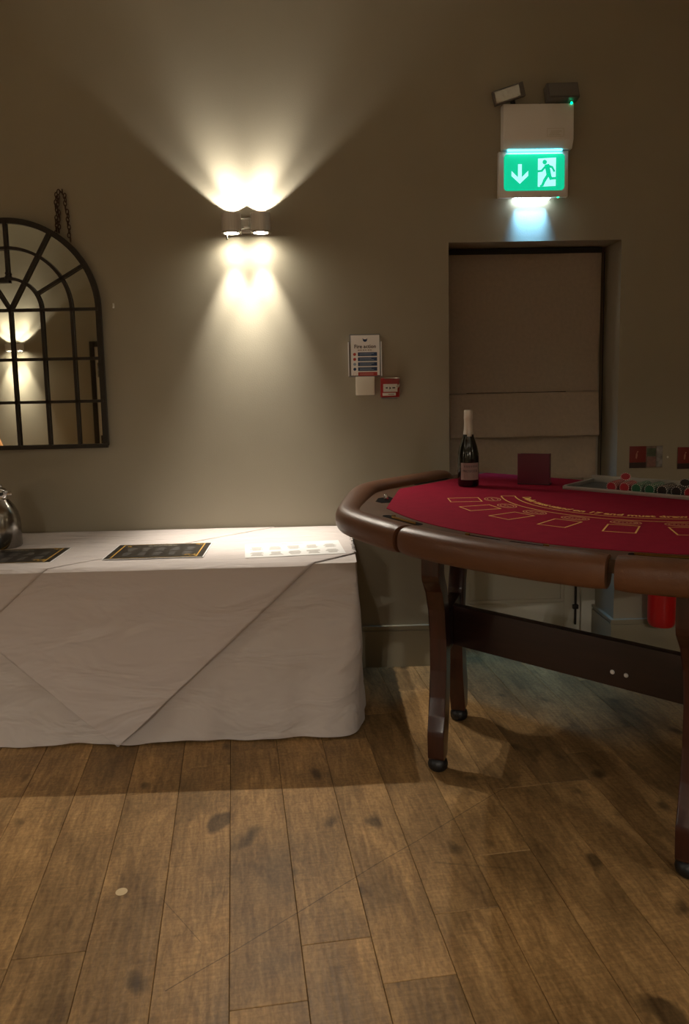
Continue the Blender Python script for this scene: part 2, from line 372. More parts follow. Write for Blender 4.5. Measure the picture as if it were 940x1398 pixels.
# the white glazed door behind the blind
door = struct(empty('door_1', (0, RD, 0)))
DX0, DX1 = RX0+0.055, RX1-0.075
def dpart(n, x0, x1, y0, y1, z0, z1, mt=white_paint, bev=0.003): return box(n, x0, x1, y0, y1, z0, z1, mt, door, bev)
dpart('frame_post', RX0, DX0, -0.03, 0.04, 0, 2.11); dpart('frame_post', DX1, RX1, -0.03, 0.04, 0, 2.11); dpart('frame_head', RX0, RX1, -0.03, 0.04, 2.05, 2.115)
dpart('stile', DX0+0.002, DX0+0.085, -0.012, 0.035, 0.012, 2.045); dpart('stile', DX1-0.09, DX1-0.002, -0.012, 0.035, 0.012, 2.045)
dpart('rail', DX0+0.085, DX1-0.09, -0.012, 0.035, 0.012, 0.225); dpart('rail', DX0+0.085, DX1-0.09, -0.012, 0.035, 0.82, 0.95); dpart('rail', DX0+0.085, DX1-0.09, -0.012, 0.035, 1.93, 2.045)
dpart('lower_panel', DX0+0.085, DX1-0.09, 0.004, 0.03, 0.225, 0.82)
dpart('moulding', DX0+0.085, DX1-0.09, -0.006, 0.006, 0.225, 0.243); 
dpart('moulding', DX0+0.085, DX0+0.103, -0.006, 0.006, 0.243, 0.82); dpart('moulding', DX1-0.108, DX1-0.09, -0.006, 0.006, 0.243, 0.82)
dpart('pane', DX0+0.085, DX1-0.09, 0.008, 0.016, 0.95, 1.93, mat('night_glass', srgb(12, 14, 18), 0.05))
bolt = new_obj('bolt_rod', sweep_bm([(DX1-0.03, -0.022, 0.10), (DX1-0.03, -0.022, 0.75)], circ(0.006, 10)), dark_iron, door, True)
for z in (0.20, 0.52): box('bolt_guide', DX1-0.045, DX1-0.015, -0.03, -0.010, z-0.012, z+0.012, dark_iron, bolt, 0.003)

# ================================================================== ROMAN BLIND
bl = tag(empty('roman_blind', (0, 0.175, 0)), 'taupe roman blind lowered over the door in the recess', 'blind')
BX0, BX1 = RX0+0.03, RX1-0.034
def cloth_sheet(name, prof, x0, x1, material, parent, nx=60, wob=0.004, seed=0, drift=0.0):
    rr = random.Random(seed); ph = [rr.uniform(0, 6) for _ in range(8)]
    bm_ = bmesh.new(); rows = []
    for i, (z, y) in enumerate(prof):
        row = []
        for k in range(nx+1):
            f = k/nx; x = x0 + (x1-x0)*f - drift*(prof[0][0]-z)*f
            t = wob*(math.sin(f*9+ph[0]+z*7)+0.6*math.sin(f*17-z*13+ph[1])+0.5*math.sin(f*5+z*19+ph[2]))
            row.append(bm_.verts.new((x, y+t, z)))
        rows.append(row)
    for A, B in zip(rows, rows[1:]):
        for k in range(nx): bm_.faces.new((A[k], A[k+1], B[k+1], B[k]))
    ex = bmesh.ops.solidify(bm_, geom=bm_.faces[:], thickness=0.003)
    return new_obj(name, bm_, material, parent, True)
def lin(z0, z1, n, f): return [(z0+(z1-z0)*i/n, f(i/n)) for i in range(n+1)]
cloth_sheet('upper_panel', lin(2.085, 1.387, 24, lambda t: 0.0), BX0, BX1, blind_m, bl, wob=0.0022, seed=1, drift=0.012)
cloth_sheet('folded_panel', [(1.384, -0.002), (1.378, -0.010)]+lin(1.36, 1.19, 20, lambda t: -0.012-0.028*t)+[(1.172, -0.045), (1.160, -0.044), (1.153, -0.034), (1.156, -0.018), (1.17, -0.008)], BX0, BX1-0.009, blind_m, bl, wob=0.0045, seed=2, drift=0.012)
cloth_sheet('seam_band', lin(1.59, 1.586, 1, lambda t: -0.0035), BX0, BX1-0.006, blind_m, bl, wob=0.0022, seed=1)
cloth_sheet('bottom_panel', lin(1.24, 0.936, 24, lambda t: 0.004-0.014*t), BX0, BX1-0.012, blind_m, bl, wob=0.0035, seed=4, drift=0.012)
cloth_sheet('hem_band', lin(0.975, 0.934, 3, lambda t: -0.0125), BX0, BX1-0.0155, blind_m, bl, wob=0.0035, seed=4)
box('headrail', BX0, BX1, -0.006, 0.04, 2.085, 2.112, blind_dk, bl, 0.002)
cyl('cord', 0.0025, (BX1+0.016, 0.0, 0.80), (BX1+0.016, 0.0, 2.09), blind_dk, bl, 6)

# ================================================================== WALL SCONCES
def sconce(loc, rz, label, group, scale=1.0):
    s = tag(empty('wall_sconce', loc, rz), label, 'wall lamp', group)      # origin on the wall, local -y into the room
    W_AX, RT, HT = 0.072, 0.0465, 0.086
    dx = 0.0685
    box('backplate', -0.045, 0.045, -0.016, 0.0, -0.034, 0.03, steel, s, 0.004)
    for z in (-0.026, 0.021):
        box('bracket_bar', -dx, dx, -W_AX-0.004, -W_AX+0.004, z-0.003, z+0.003, chrome, s, 0.001)
    box('bracket_arm', -0.012, 0.012, -W_AX, -0.014, -0.016, 0.012, steel, s, 0.002)
    for sg in (-1, 1):
        x = sg*dx
        prof = [(RT-0.004, -HT/2+0.006), (RT, -HT/2), (RT, HT/2), (RT-0.0035, HT/2), (RT-0.0035, -HT/2+0.016)]
        t = new_obj('tube', lathe_bm(prof, 40, cap=False), steel, s, True, (x, -W_AX, 0))
        new_obj('tube_liner', lathe_bm([(RT-0.004, HT/2-0.001), (RT-0.004, -HT/2+0.014), (0, -HT/2+0.014)], 32, cap=False), tube_in, t, True)
        new_obj('trim_ring', lathe_bm([(RT-0.012, -HT/2-0.003), (RT+0.001, -HT/2-0.003), (RT+0.0025, -HT/2), (RT+0.001, -HT/2+0.004), (RT-0.012, -HT/2+0.004), (RT-0.012, -HT/2-0.003)], 40, cap=False), chrome, t, True)
        new_obj('lens', lathe_bm([(0, -HT/2-0.004), (0.018, -HT/2-0.0032), (RT-0.012, -HT/2-0.001), (RT-0.012, -HT/2+0.002), (0, -HT/2+0.002)], 32, cap=False), lens_m, t, True)
        new_obj('bulb', lathe_bm([(0, -0.026), (0.014, -0.024), (0.018, -0.010), (0.012, -0.004), (0, -0.002)], 20), bulb_m, t, True)
        light('POINT', 'uplight', s, (x, -W_AX, HT/2-0.0415), UP_W*scale, WARM, shadow_soft_size=0.004)
        light('SPOT', 'uplight_throw', s, (x, -W_AX, HT/2-0.030), UPT_W*scale, WARM, rot=(R(180), 0, 0), spot_size=R(68), spot_blend=1.0, shadow_soft_size=0.004)
        light('SPOT', 'downlight_flood', s, (x, -W_AX, -HT/2-0.008), FLOOD_W*scale, WARM, rot=(R(-40), 0, 0), spot_size=R(92), spot_blend=0.7, shadow_soft_size=0.010)
        light('SPOT', 'downlight_throw', s, (x, -W_AX, -HT/2-0.008), DNT_W*scale, WARM, rot=(0, 0, 0), spot_size=R(55), spot_blend=1.0, shadow_soft_size=0.012)
        light('SPOT', 'downlight_spill', s, (x, -W_AX, -HT/2-0.008), SPILL_W*scale, WARM, spot_size=R(168), spot_blend=1.0, shadow_soft_size=0.015)
        light('SPOT', 'downlight_beam', s, (x, -0.022, -HT/2-0.006), BEAM_W*scale, WARM, rot=(0, 0, 0), spot_size=R(45), spot_blend=0.25, shadow_soft_size=0.001)
    tg = new_obj('toggle_switch', lathe_bm([(0.0026, 0), (0.003, -0.008), (0.0052, -0.026), (0.004, -0.031), (0, -0.032)], 12), chrome, s, True, (-dx-0.022, -W_AX, -HT/2-0.002))
    return s
sconce((-0.352, 0, 2.209), 0, 'twin steel cylinder wall lamp glowing on the wall above the white table', 'twin cylinder wall lamps')
sconce((-3.885, YF, 1.97), PI, 'twin cylinder wall lamp seen lit in the arched mirror', 'twin cylinder wall lamps', 2.2)
sconce((-1.2, YF, 2.2), PI, 'added unseen fill lamp with twin cylinders on the wall behind the camera, right of the white door', 'twin cylinder wall lamps', 2.2)  # this and the next three: added out of view for soft fill light
sconce((1.4, YF, 2.2), PI, 'added unseen fill lamp with twin cylinders on the wall behind the camera, nearest the right corner', 'twin cylinder wall lamps', 2.2)
sconce((XL, -3.0, 2.2), PI/2, 'added unseen fill lamp with twin cylinders on the left side wall', 'twin cylinder wall lamps', 2.0)
sconce((XR, -3.6, 2.2), -PI/2, 'added unseen fill lamp with twin cylinders on the right side wall', 'twin cylinder wall lamps', 1.0)

# ================================================================== EXIT SIGN WITH EMERGENCY LAMPS
es = tag(empty('exit_sign', (1.025, 0, 2.3)), 'lit green running man exit sign with white housing above the blinded recess', 'exit sign')
hx0, hx1 = -0.160, 0.172
hb = prism_bm([(0, 0.245), (0, 0.44), (-0.062, 0.432), (-0.066, 0.27), (-0.045, 0.232), (-0.012, 0.232)], hx0, hx1, 0.004)
for v in hb.verts: v.co = Vector((v.co.z, v.co.x, v.co.y))
hs = new_obj('housing', hb, sign_body, es, True)
bz = merge([box_bm(0.045, 0.125, -0.0672, -0.0664, 0.282, 0.2835), box_bm(0.045, 0.125, -0.0672, -0.0664, 0.318, 0.3195), box_bm(0.045, 0.0465, -0.0672, -0.0664, 0.282, 0.3195), box_bm(0.1235, 0.125, -0.0672, -0.0664, 0.282, 0.3195)]
           + [box_bm(0.055+0.004*(i % 3), 0.115-0.006*((i+1) % 3), -0.0672, -0.0664, 0.289+0.008*i, 0.2915+0.008*i) for i in range(3)])
new_obj('rating_plate', bz, white_pl, hs)
new_obj('indicator', lathe_bm([(0, 0.004), (0.004, 0.002), (0.005, 0)], 12), led_green, es, True, (0.160, -0.064, 0.433), (R(90), 0, 0))
new_obj('screw', lathe_bm([(0, 0.001), (0.003, 0)], 8), black_rub, es, False, (0.012, -0.058, 0.4335))
px0, px1, pz0, pz1 = -0.176, 0.158, 0.016, 0.226
pn = box('sign_panel', px0, px1, -0.034, -0.006, pz0, pz1, sign_body, es, 0.004)
def rrect(x0, x1, z0, z1, r, n=6):
    pts = []
    for cx, cz, a0 in ((x1-r, z1-r, 0), (x0+r, z1-r, 90), (x0+r, z0+r, 180), (x1-r, z0+r, 270)):
        for i in range(n+1): a = R(a0+90*i/n); pts.append((cx+r*math.cos(a), cz+r*math.sin(a)))
    return pts
def plate(name, pts, y, th, material, parent):
    b_ = xz(prism_bm(pts, 0, th))
    for v in b_.verts: v.co.y += y
    return new_obj(name, b_, material, parent)
plate('green_field', rrect(-0.150, 0.140, 0.046, 0.214, 0.018), -0.034, 0.0012, sign_green, pn)
ax = -0.074
plate('down_arrow', [(ax-0.009, 0.168), (ax+0.009, 0.168), (ax+0.009, 0.108), (ax+0.040, 0.138), (ax+0.040, 0.114), (ax, 0.078), (ax-0.040, 0.114), (ax-0.040, 0.138), (ax-0.009, 0.108)], -0.0352, 0.0008, sign_white, pn)
plate('doorway', [(0.012, 0.192), (0.098, 0.196), (0.098, 0.066), (0.012, 0.063)], -0.0352, 0.0008, sign_white, pn)
def limb(pts, wd):
    pts = [Vector((x, 0, z)) for x, z in pts]
    b_ = sweep_bm(pts, rect(0.0006, wd), up=Vector((0, 1, 0)))
    return b_
fig = [prism_bm([(0.044+0.0105*math.cos(2*PI*i/16), 0.176+0.0105*math.sin(2*PI*i/16)) for i in range(16)], 0, 0.0007)]
def poly(pts): return prism_bm(pts, 0, 0.0007)
def strip(a, b_, wd):
    a = Vector(a); b_ = Vector(b_); d = (b_-a).normalized(); n_ = Vector((-d.y, d.x))*wd/2; a = a-d*wd*0.35; b_ = b_+d*wd*0.35
    return poly([tuple(a+n_), tuple(a-n_), tuple(b_-n_), tuple(b_+n_)])
for s_ in (((0.056, 0.158), (0.064, 0.118), 0.022), ((0.050, 0.158), (0.030, 0.136), 0.010), ((0.030, 0.136), (0.012, 0.134), 0.009), ((0.062, 0.158), (0.080, 0.152), 0.010), ((0.080, 0.152), (0.090, 0.134), 0.009),
           ((0.062, 0.120), (0.044, 0.092), 0.014), ((0.044, 0.092), (0.034, 0.070), 0.012), ((0.034, 0.070), (0.026, 0.066), 0.009), ((0.066, 0.120), (0.074, 0.100), 0.014), ((0.074, 0.100), (0.102, 0.102), 0.011), ((0.102, 0.102), (0.110, 0.108), 0.009)):
    fig.append(strip(*s_))
fb = xz(merge(fig))
for v in fb.verts: v.co.y += -0.0361
new_obj('running_man', fb, sign_green, pn)
box('top_light_bar', -0.135, 0.125, -0.046, -0.036, 0.226, 0.232, led_cyan, es, 0.001)
for i in range(9):
    x = -0.092 + i*0.0192
    box('led', x-0.007, x+0.007, -0.032, -0.010, 0.006, 0.0155, led_m, es, 0.002)
box('led_bar', -0.11, 0.08, -0.034, -0.008, 0.014, 0.017, sign_body, es)
new_obj('indicator', lathe_bm([(0, -0.004), (0.004, -0.002), (0.005, 0)], 12), led_green, es, True, (0.112, -0.028, 0.016))
light('AREA', 'sign_downlight', es, (-0.015, -0.016, 0.004), EXIT_W, (0.20, 0.56, 1.0), shape='RECTANGLE', size=0.15, size_y=0.012, spread=R(46))
light('AREA', 'panel_light', es, (-0.005, -0.043, 0.224), 0.12, (0.45, 0.95, 1.0), rot=(R(-25), 0, 0), shape='RECTANGLE', size=0.26, size_y=0.006)
def spot_head(cx, cz, wd, h, rz, rx, lensm, label):
    hd = empty('lamp_head', (cx, -0.05, cz)); hd.parent = es; hd.rotation_euler = (rx, 0, rz)
    return hd
lh = box('lamp_head', -0.072, 0.072, -0.024, 0.024, -0.032, 0.032, lamp_grey, es, 0.006, loc=(-0.137, -0.062, 0.475), rot=(R(12), R(-15), R(-8)))
box('lamp_lens', -0.066, 0.050, -0.030, -0.022, -0.026, 0.026, lamp_glass, lh, 0.006)
new_obj('swivel', sweep_bm([(-0.105, -0.03, 0.425), (-0.115, -0.045, 0.46)], circ(0.012, 12)), black_rub, es, True)
lh2 = box('lamp_head', -0.076, 0.076, -0.024, 0.024, -0.037, 0.037, lamp_grey, es, 0.005, loc=(0.112, -0.062, 0.478), rot=(R(-14), R(-3), R(6)))
box('lamp_lens', -0.070, 0.070, -0.029, -0.022, -0.031, 0.031, mat('lamp_lens_grey', srgb(112, 110, 108), 0.3), lh2, 0.004)
new_obj('swivel', sweep_bm([(0.10, -0.03, 0.425), (0.10, -0.045, 0.45)], circ(0.012, 12)), black_rub, es, True)

# ================================================================== FIRE NOTICE, BLANK PLATE, CALL POINT
fn = tag(empty('fire_notice', (0.202, 0, 1.585)), 'white fire action notice in a clear holder above the blank plate', 'notice')
box('holder', -0.082, 0.080, -0.008, 0.0, -0.105, 0.070, clear_pl, fn, 0.004)
box('holder_top', -0.076, 0.074, -0.008, 0.0, 0.070, 0.104, clear_pl, fn, 0.003)
nb = box('paper', -0.070, 0.070, -0.0095, -0.008, -0.096, 0.098, paper_m, fn)
for x in (-0.0815, 0.0795): box('holder_edge', x-0.0022, x+0.0022, -0.0115, -0.002, -0.100, 0.066, mat('holder_edge', srgb(244, 244, 244), 0.2), fn, 0.001)
def wallprint(name, b_, x, y, z, material, parent):
    for v in b_.verts: v.co = Vector((v.co.x+x, y-v.co.z, v.co.y+z))
    return new_obj(name, b_, material, parent)
wallprint('title', text_bm('Fire action', 0.025, bold=0.0004), 0.0, -0.0098, 0.043, ink, nb)
wallprint('subtitle', merge([prism_bm([(-0.036+0.012*i, -0.002), (-0.027+0.012*i-0.002*(i % 2), -0.002), (-0.027+0.012*i-0.002*(i % 2), 0.002), (-0.036+0.012*i, 0.002)], 0, 0.0003) for i in range(6)]), 0, -0.0097, 0.026, ink_soft, nb)
wallprint('flame_emblem', merge([prism_bm([(-0.012, 0.006), (-0.006, 0.0), (0.006, 0.0), (0.012, 0.006), (0.010, -0.006), (0.004, -0.012), (-0.004, -0.012), (-0.010, -0.006)], 0, 0.0003)]), 0, -0.0097, 0.078, blue_ink, nb)
for i in range(4):
    z = 0.006 - i*0.024
    plate('blue_bar', [(-0.036, z-0.009), (0.058, z-0.009), (0.058, z+0.009), (-0.036, z+0.009)], -0.0095, 0.0004, blue_ink, nb)
    wallprint('bar_print', merge([prism_bm([(-0.028, q), (0.03+0.012*((i+j) % 2), q), (0.03+0.012*((i+j) % 2), q+0.0022), (-0.028, q+0.0022)], 0, 0.0003) for j, q in enumerate((-0.004, 0.002))]), 0, -0.0099, z, blue_pale, nb)
    plate('icon', [(-0.052+0.0075*math.cos(2*PI*k/12), z+0.0075*math.sin(2*PI*k/12)) for k in range(12)], -0.0095, 0.0004, (red_ink, red_ink, blue_pale, blue_ink)[i], nb)
z = 0.006-4*0.024
plate('red_bar', [(-0.036, z-0.009), (0.058, z-0.009), (0.058, z+0.009), (-0.036, z+0.009)], -0.0095, 0.0004, red_ink, nb)
wallprint('bar_print', merge([prism_bm([(-0.028, q), (0.04, q), (0.04, q+0.002), (-0.028, q+0.002)], 0, 0.0003) for q in (-0.004, 0.002)]), 0, -0.0099, z, mat('pink_print', srgb(214, 150, 146), 0.5), nb)
ring = bmesh.new()
icn = sweep_bm([(-0.052+0.0075*math.cos(2*PI*k/16), -0.0098, z+0.0075*math.sin(2*PI*k/16)) for k in range(16)], rect(0.0006, 0.002), closed=True, up=Vector((0, 1, 0)))
ring.free(); new_obj('icon', icn, red_ink, nb)

bp_ = tag(empty('blank_plate', (0.199, 0, 1.437)), 'square cream blank wall plate below the fire notice', 'wall plate')
box('plate', -0.046, 0.046, -0.030, 0, -0.045, 0.045, cream_pl, bp_, 0.004)
box('face', -0.041, 0.041, -0.032, -0.029, -0.036, 0.033, cream_pl, bp_, 0.001)

cp = tag(empty('fire_call_point', (0.319, 0, 1.425)), 'red fire alarm call point beside the cream plate', 'call point')
box('body', -0.045, 0.047, -0.038, 0, -0.046, 0.048, red_pl, cp, 0.008)
box('glass_panel', -0.033, 0.036, -0.0405, -0.037, -0.019, 0.019, white_pl, cp, 0.001)
for x, wd in ((-0.016, 0.005), (0.018, 0.007)): plate('mark', [(x-wd, -0.003), (x+wd, -0.003), (x+wd, 0.003), (x-wd, 0.003)], -0.0405, 0.0004, ink, cp)
plate('arrow_mark', [(-0.003, -0.008), (-0.003, 0.006), (0.006, -0.001)], -0.0405, 0.0004, ink, cp)
box('label_strip', -0.037, 0.028, -0.0395, -0.037, -0.038, -0.024, white_pl, cp, 0.0005)
plate('label_print', [(-0.010, -0.033), (0.020, -0.033), (0.020, -0.029), (-0.010, -0.029)], -0.0395, 0.0004, ink_soft, cp)
box('flap_hinge', -0.028, 0.048, -0.046, -0.030, 0.044, 0.050, chrome, cp, 0.002)
cvr = xz(prism_bm([(0.030, 0.008), (0.048, 0.020), (0.044, 0.006), (0.036, -0.004)], 0, 0.004))
for v in cvr.verts: v.co.y -= 0.040
new_obj('flap_corner', cvr, chrome, cp)
box('clear_lip', -0.04, 0.036, -0.034, 0.0, -0.054, -0.046, clear_pl, cp, 0.002)

wp = tag(new_obj('wall_hook', merge([box_bm(-0.003, 0.003, -0.010, 0, -0.010, 0.012, 0.001), box_bm(-0.0028, 0.0028, -0.018, -0.008, -0.010, -0.005, 0.001)]), white_pl, None, True, (-1.009, 0, 1.845)), 'tiny white plastic hook on the wall right of the mirror', 'hook')

# ================================================================== ARCHED MIRROR
mr = tag(empty('arched_mirror', (-1.49, 0, 1.163)), 'arched window mirror with dark iron glazing bars on the left', 'mirror')
MY, AR, SP = -0.030, 0.424, 0.667          # plane depth, arch radius, springing height
def arc(r, a0, a1, n): return [(r*math.cos(R(a0+(a1-a0)*i/n)), MY, SP+r*math.sin(R(a0+(a1-a0)*i/n))) for i in range(n+1)]
fr_path = [(-AR+0.008, MY, 0.012)] + [(-AR+0.008, MY, SP*0.5)] + arc(AR-0.008, 180, 0, 48) + [(AR-0.008, MY, SP*0.5), (AR-0.008, MY, 0.012)]
new_obj('frame', merge([sweep_bm(fr_path, rect(0.026, 0.017), up=Vector((0, 1, 0))), box_bm(-AR, AR, MY-0.013, MY+0.013, 0, 0.020, 0.003)]), dark_iron, mr, False)
def bar(p, q, wd=0.013, dp=0.014):
    return new_obj('glazing_bar', sweep_bm([(p[0], MY-0.006, p[1]), (q[0], MY-0.006, q[1])], rect(dp, wd), up=Vector((0, 1, 0))), dark_iron, mr)
r1, r2 = 0.148, 0.290
pol = lambda r, a: (r*math.cos(R(a)), SP+r*math.sin(R(a)))
for a, ra, wd in ((30, r1, 0.013), (150, r1, 0.013), (90, r1, 0.013), (60, 0.0, 0.020), (120, 0.0, 0.020)): bar(pol(ra, a), pol(AR-0.008, a), wd)
for r in (r1, r2): new_obj('ring_bar', sweep_bm([(x, MY-0.006, z) for x, _, z in arc(r, 0, 180, 36)], rect(0.014, 0.013 if r == r2 else 0.015), up=Vector((0, 1, 0))), dark_iron, mr)
for z in (SP, 0.433, 0.228): bar((-AR+0.008, z), (AR-0.008, z))
for x in (-r2, -r1, 0, r1, r2): bar((x, 0.012), (x, SP))
lt = new_obj('latch', merge([lathe_bm([(0.012, 0), (0.014, 0.01), (0.008, 0.022), (0.011, 0.03), (0.006, 0.04)], 12), box_bm(-0.05, 0.004, -0.006, 0.006, -0.012, 0.0)]), dark_iron, mr, True, (0, MY-0.012, SP+r1-0.006))
def pane(pts):
    b_ = xz(prism_bm(pts, 0, 0.003))
    for v in b_.verts: v.co.y += MY+0.006
    new_obj('pane', b_, mirror_m, mr)
xs = [-AR+0.008, -r2, -r1, 0, r1, r2, AR-0.008]; zs = [0.012, 0.228, 0.433, SP]
for i in range(6):
    for j in range(3): pane([(xs[i], zs[j]), (xs[i+1], zs[j]), (xs[i+1], zs[j+1]), (xs[i], zs[j+1])])
for ra, rb, angs in ((0, r1, (0, 60, 120, 180)), (r1, r2, (0, 30, 60, 90, 120, 150, 180)), (r2, AR-0.008, (0, 30, 60, 90, 120, 150, 180))):
    for a0, a1 in zip(angs, angs[1:]):
        out = [pol(rb, a0+(a1-a0)*i/8) for i in range(9)]
        inn = [pol(ra, a1+(a0-a1)*i/8) for i in range(9)] if ra > 0 else [(0, SP)]
        pane(out+inn)
box('backing_board', -AR+0.02, AR-0.02, MY+0.010, 0.0, 0.02, SP, dark_iron, mr)
plate_b = xz(prism_bm([(x, z) for x, _, z in arc(AR-0.02, 0, 180, 30)], 0, 0.018))
for v in plate_b.verts: v.co.y += 0.0
new_obj('backing_arch', plate_b, dark_iron, mr)
# hanging chain
ch = tag(empty('hanging_chain', (-1.225, 0, 2.375)), 'rusty chain looped over a nail above the arched mirror', 'chain')
cyl('nail', 0.003, (0, 0, 0.002), (0, -0.03, 0.006), rust_iron, ch, 8)
def link_mesh():
    pth = [(0.0068*math.cos(2*PI*i/14), 0, 0.0125*math.sin(2*PI*i/14)) for i in range(14)]
    b_ = sweep_bm(pth, circ(0.0024, 5), closed=True, up=Vector((0, 1, 0)))
    me = bpy.data.meshes.new('chain_link'); bmesh.ops.recalc_face_normals(b_, faces=b_.faces[:]); b_.to_mesh(me); b_.free(); me.materials.append(rust_iron); return me
lm = link_mesh()
for (x0, z0, x1, z1, n) in ((-0.020, -0.004, -0.030, -0.195, 11), (0.018, -0.008, 0.034, -0.225, 12), (-0.012, -0.014, -0.018, -0.185, 10), (-0.018, 0.002, 0.016, 0.0, 2)):
    for i in range(n):
        t = (i+0.5)/n; o = bpy.data.objects.new('chain_link', lm); C.objects.link(o); o.parent = ch
        o.location = (x0+(x1-x0)*t+0.003*math.sin(i*1.7), -0.016-0.006*math.sin(i*0.9), z0+(z1-z0)*t); o.rotation_euler = (0, R(random.uniform(-14, 14)), R(90*(i % 2)+random.uniform(-20, 20)))

# ================================================================== CARDS AND SCREW ON THE RIGHT, EXTINGUISHER
def id_card(x0, z0, label):
    c_ = tag(empty('identification_card', (x0, 0, z0)), label, 'sign', 'extinguisher cards on the right wall')
    box('backing', 0.0, 0.168, -0.003, 0, 0, 0.11, card_grey, c_, 0.001)
    l_ = box('red_panel', -0.001, 0.083, -0.0045, -0.0028, 0.0, 0.110, card_red, c_, 0.0006)
    box('dark_band', -0.001, 0.083, -0.0052, -0.0044, 0.0, 0.028, card_dark, l_)
    wallprint('emblem', merge([prism_bm([(0.030, 0.05), (0.036, 0.046), (0.040, 0.066), (0.037, 0.082), (0.031, 0.07)], 0, 0.0003), prism_bm([(0.038, 0.078), (0.044, 0.08), (0.042, 0.086), (0.036, 0.084)], 0, 0.0003)]), 0, -0.0048, 0, mat('card_emblem', srgb(170, 110, 90), 0.5), l_)
    box('green_text_panel', 0.088, 0.132, -0.0040, -0.0028, 0.058, 0.098, card_green, c_)
    box('pink_text_panel', 0.088, 0.132, -0.0040, -0.0028, 0.006, 0.054, mat('card_pink', srgb(126, 92, 86), 0.5, var=0.15, vscale=90), c_)
    box('clear_sleeve', 0.136, 0.166, -0.0055, -0.0028, 0.004, 0.108, mat('sleeve', srgb(140, 138, 140), 0.15, var=0.3, vscale=40, spec=0.8), c_)
    return c_
id_card(1.523, 0.998, 'red and grey extinguisher card nearer the recess on the right wall')
id_card(1.768, 0.988, 'red extinguisher card cut by the right picture edge')
tag(new_obj('wall_screw', lathe_bm([(0, 0.004), (0.004, 0.003), (0.0055, 0)], 12), white_pl, None, True, (1.718, 0, 1.049), (R(90), 0, 0)), 'tiny white screw cap between the two extinguisher cards', 'screw')
fe = tag(empty('fire_extinguisher', (1.672, -0.085, 0.2)), 'red fire extinguisher hanging low on the right wall', 'fire extinguisher')
new_obj('cylinder', lathe_bm([(0, 0.004), (0.04, 0.0), (0.058, 0.006), (0.066, 0.022), (0.068, 0.045), (0.068, 0.36), (0.062, 0.40), (0.045, 0.43), (0.022, 0.445), (0.020, 0.46)], 36), red_ext, fe, True)
new_obj('valve', lathe_bm([(0.018, 0.455), (0.022, 0.46), (0.022, 0.49), (0.012, 0.50)], 20), brass, fe, True)
box('lever', -0.012, 0.012, -0.10, 0.02, 0.497, 0.505, black_rub, fe, 0.002); box('carry_handle', -0.012, 0.012, -0.09, 0.02, 0.475, 0.482, black_rub, fe, 0.002)
new_obj('hose', sweep_bm([(0.02, -0.01, 0.475), (0.06, -0.02, 0.47), (0.082, -0.02, 0.43), (0.082, -0.02, 0.30), (0.078, -0.02, 0.16)], circ(0.008, 10)), black_rub, fe, True)
box('wall_bracket', -0.02, 0.02, 0.06, 0.085, 0.30, 0.40, steel, fe, 0.002)
box('instruction_label', -0.04, 0.04, -0.0705, -0.06, 0.2, 0.32, label_m, fe, 0.001)

# ================================================================== BUFFET TABLE AND CLOTHS
TX0, TX1, TY0, TZ = -2.10, 0.112, -0.786, 0.738
bt = tag(empty('trestle_table', (-0.98, -0.40, 0)), 'trestle table hidden under the white tablecloths', 'table')
box('tabletop', TX0+0.98+0.01, TX1+0.98-0.008, TY0+0.40+0.008, -0.012+0.40, TZ-0.032, TZ-0.004, board_wood, bt, 0.003)
for x in (-0.85, 0.85):
    for y in (-0.28, 0.28): new_obj('leg', sweep_bm([(x, y, 0.0), (x, y, TZ-0.032)], circ(0.014, 12)), dark_iron, bt, True)
def cloth_fold(x, z):
    a = mnoise.noise(Vector((x*2.2+z*1.6, z*3.4-x*1.1, 3.1))); b2 = mnoise.noise(Vector((x*5.0+z*4.2, z*6.0-x*3.0, 8.7)))
    return 0.016*a+0.008*b2
def smooth(t): t = max(0, min(1, t)); return t*t*(3-2*t)
def cloth_base():
    b_ = bmesh.new(); n = 260
    # perimeter from back-left round the front to back-right, corner radii differ at top and hem
    def perim(s, r, ex):
        x0, x1, y0, y1 = TX0, TX1+ex, TY0-ex*0.25, -0.004
        L1 = (x1-r)-x0; L2 = PI*r/2; L3 = (y1-(y0+r)); T_ = L1+L2+L3; d = s*T_
        if d < L1: return x0+d, y0, 0, -1
        d -= L1
        if d < L2: a = -PI/2+d/r; return x1-r+r*math.cos(a), y0+r+r*math.sin(a), math.cos(a), math.sin(a)
        d -= L2; return x1, y0+r+d, 1, 0
    rows = []; NV = 48; z_t = lambda t: TZ*(1-t)
    for j in range(NV+1):
        t = j/NV; row = []
        for i in range(n+1):
            s = i/n
            x, y, nx_, ny_ = perim(s, 0.012+0.16*smooth(t)**1.2, 0.034*t)
            wv = cloth_fold(x+y, z_t(t))*min(1, t*3)+(0.006*math.sin(s*61+t*1.5)+0.004*math.sin(s*123+2+t*3)+0.003*math.sin(s*31-t*7))*t**1.3
            z = TZ*(1-t)+0.010*t + 0.004*math.sin(s*40)*t
            zz = z if j else TZ
            x += nx_*wv*1.0; y += ny_*wv*0.8
            x = min(x, 0.20); y = min(y, -0.002)
            row.append(b_.verts.new((x, y, zz)))
        rows.append(row)
    for A, B in zip(rows, rows[1:]):
        for i in range(n): b_.faces.new((A[i], A[i+1], B[i+1], B[i]))
    # top: fan strip from the rim to the back line
    top = rows[0]; back = [b_.verts.new((v.co.x, -0.004, TZ)) if v.co.y < -0.01 else None for v in top]
    for i in range(n):
        a_, c_ = top[i], top[i+1]; p_, q_ = back[i], back[i+1]
        if p_ and q_:
            if (p_.co-q_.co).length < 1e-6: continue
            b_.faces.new((a_, p_, q_, c_))
    return b_
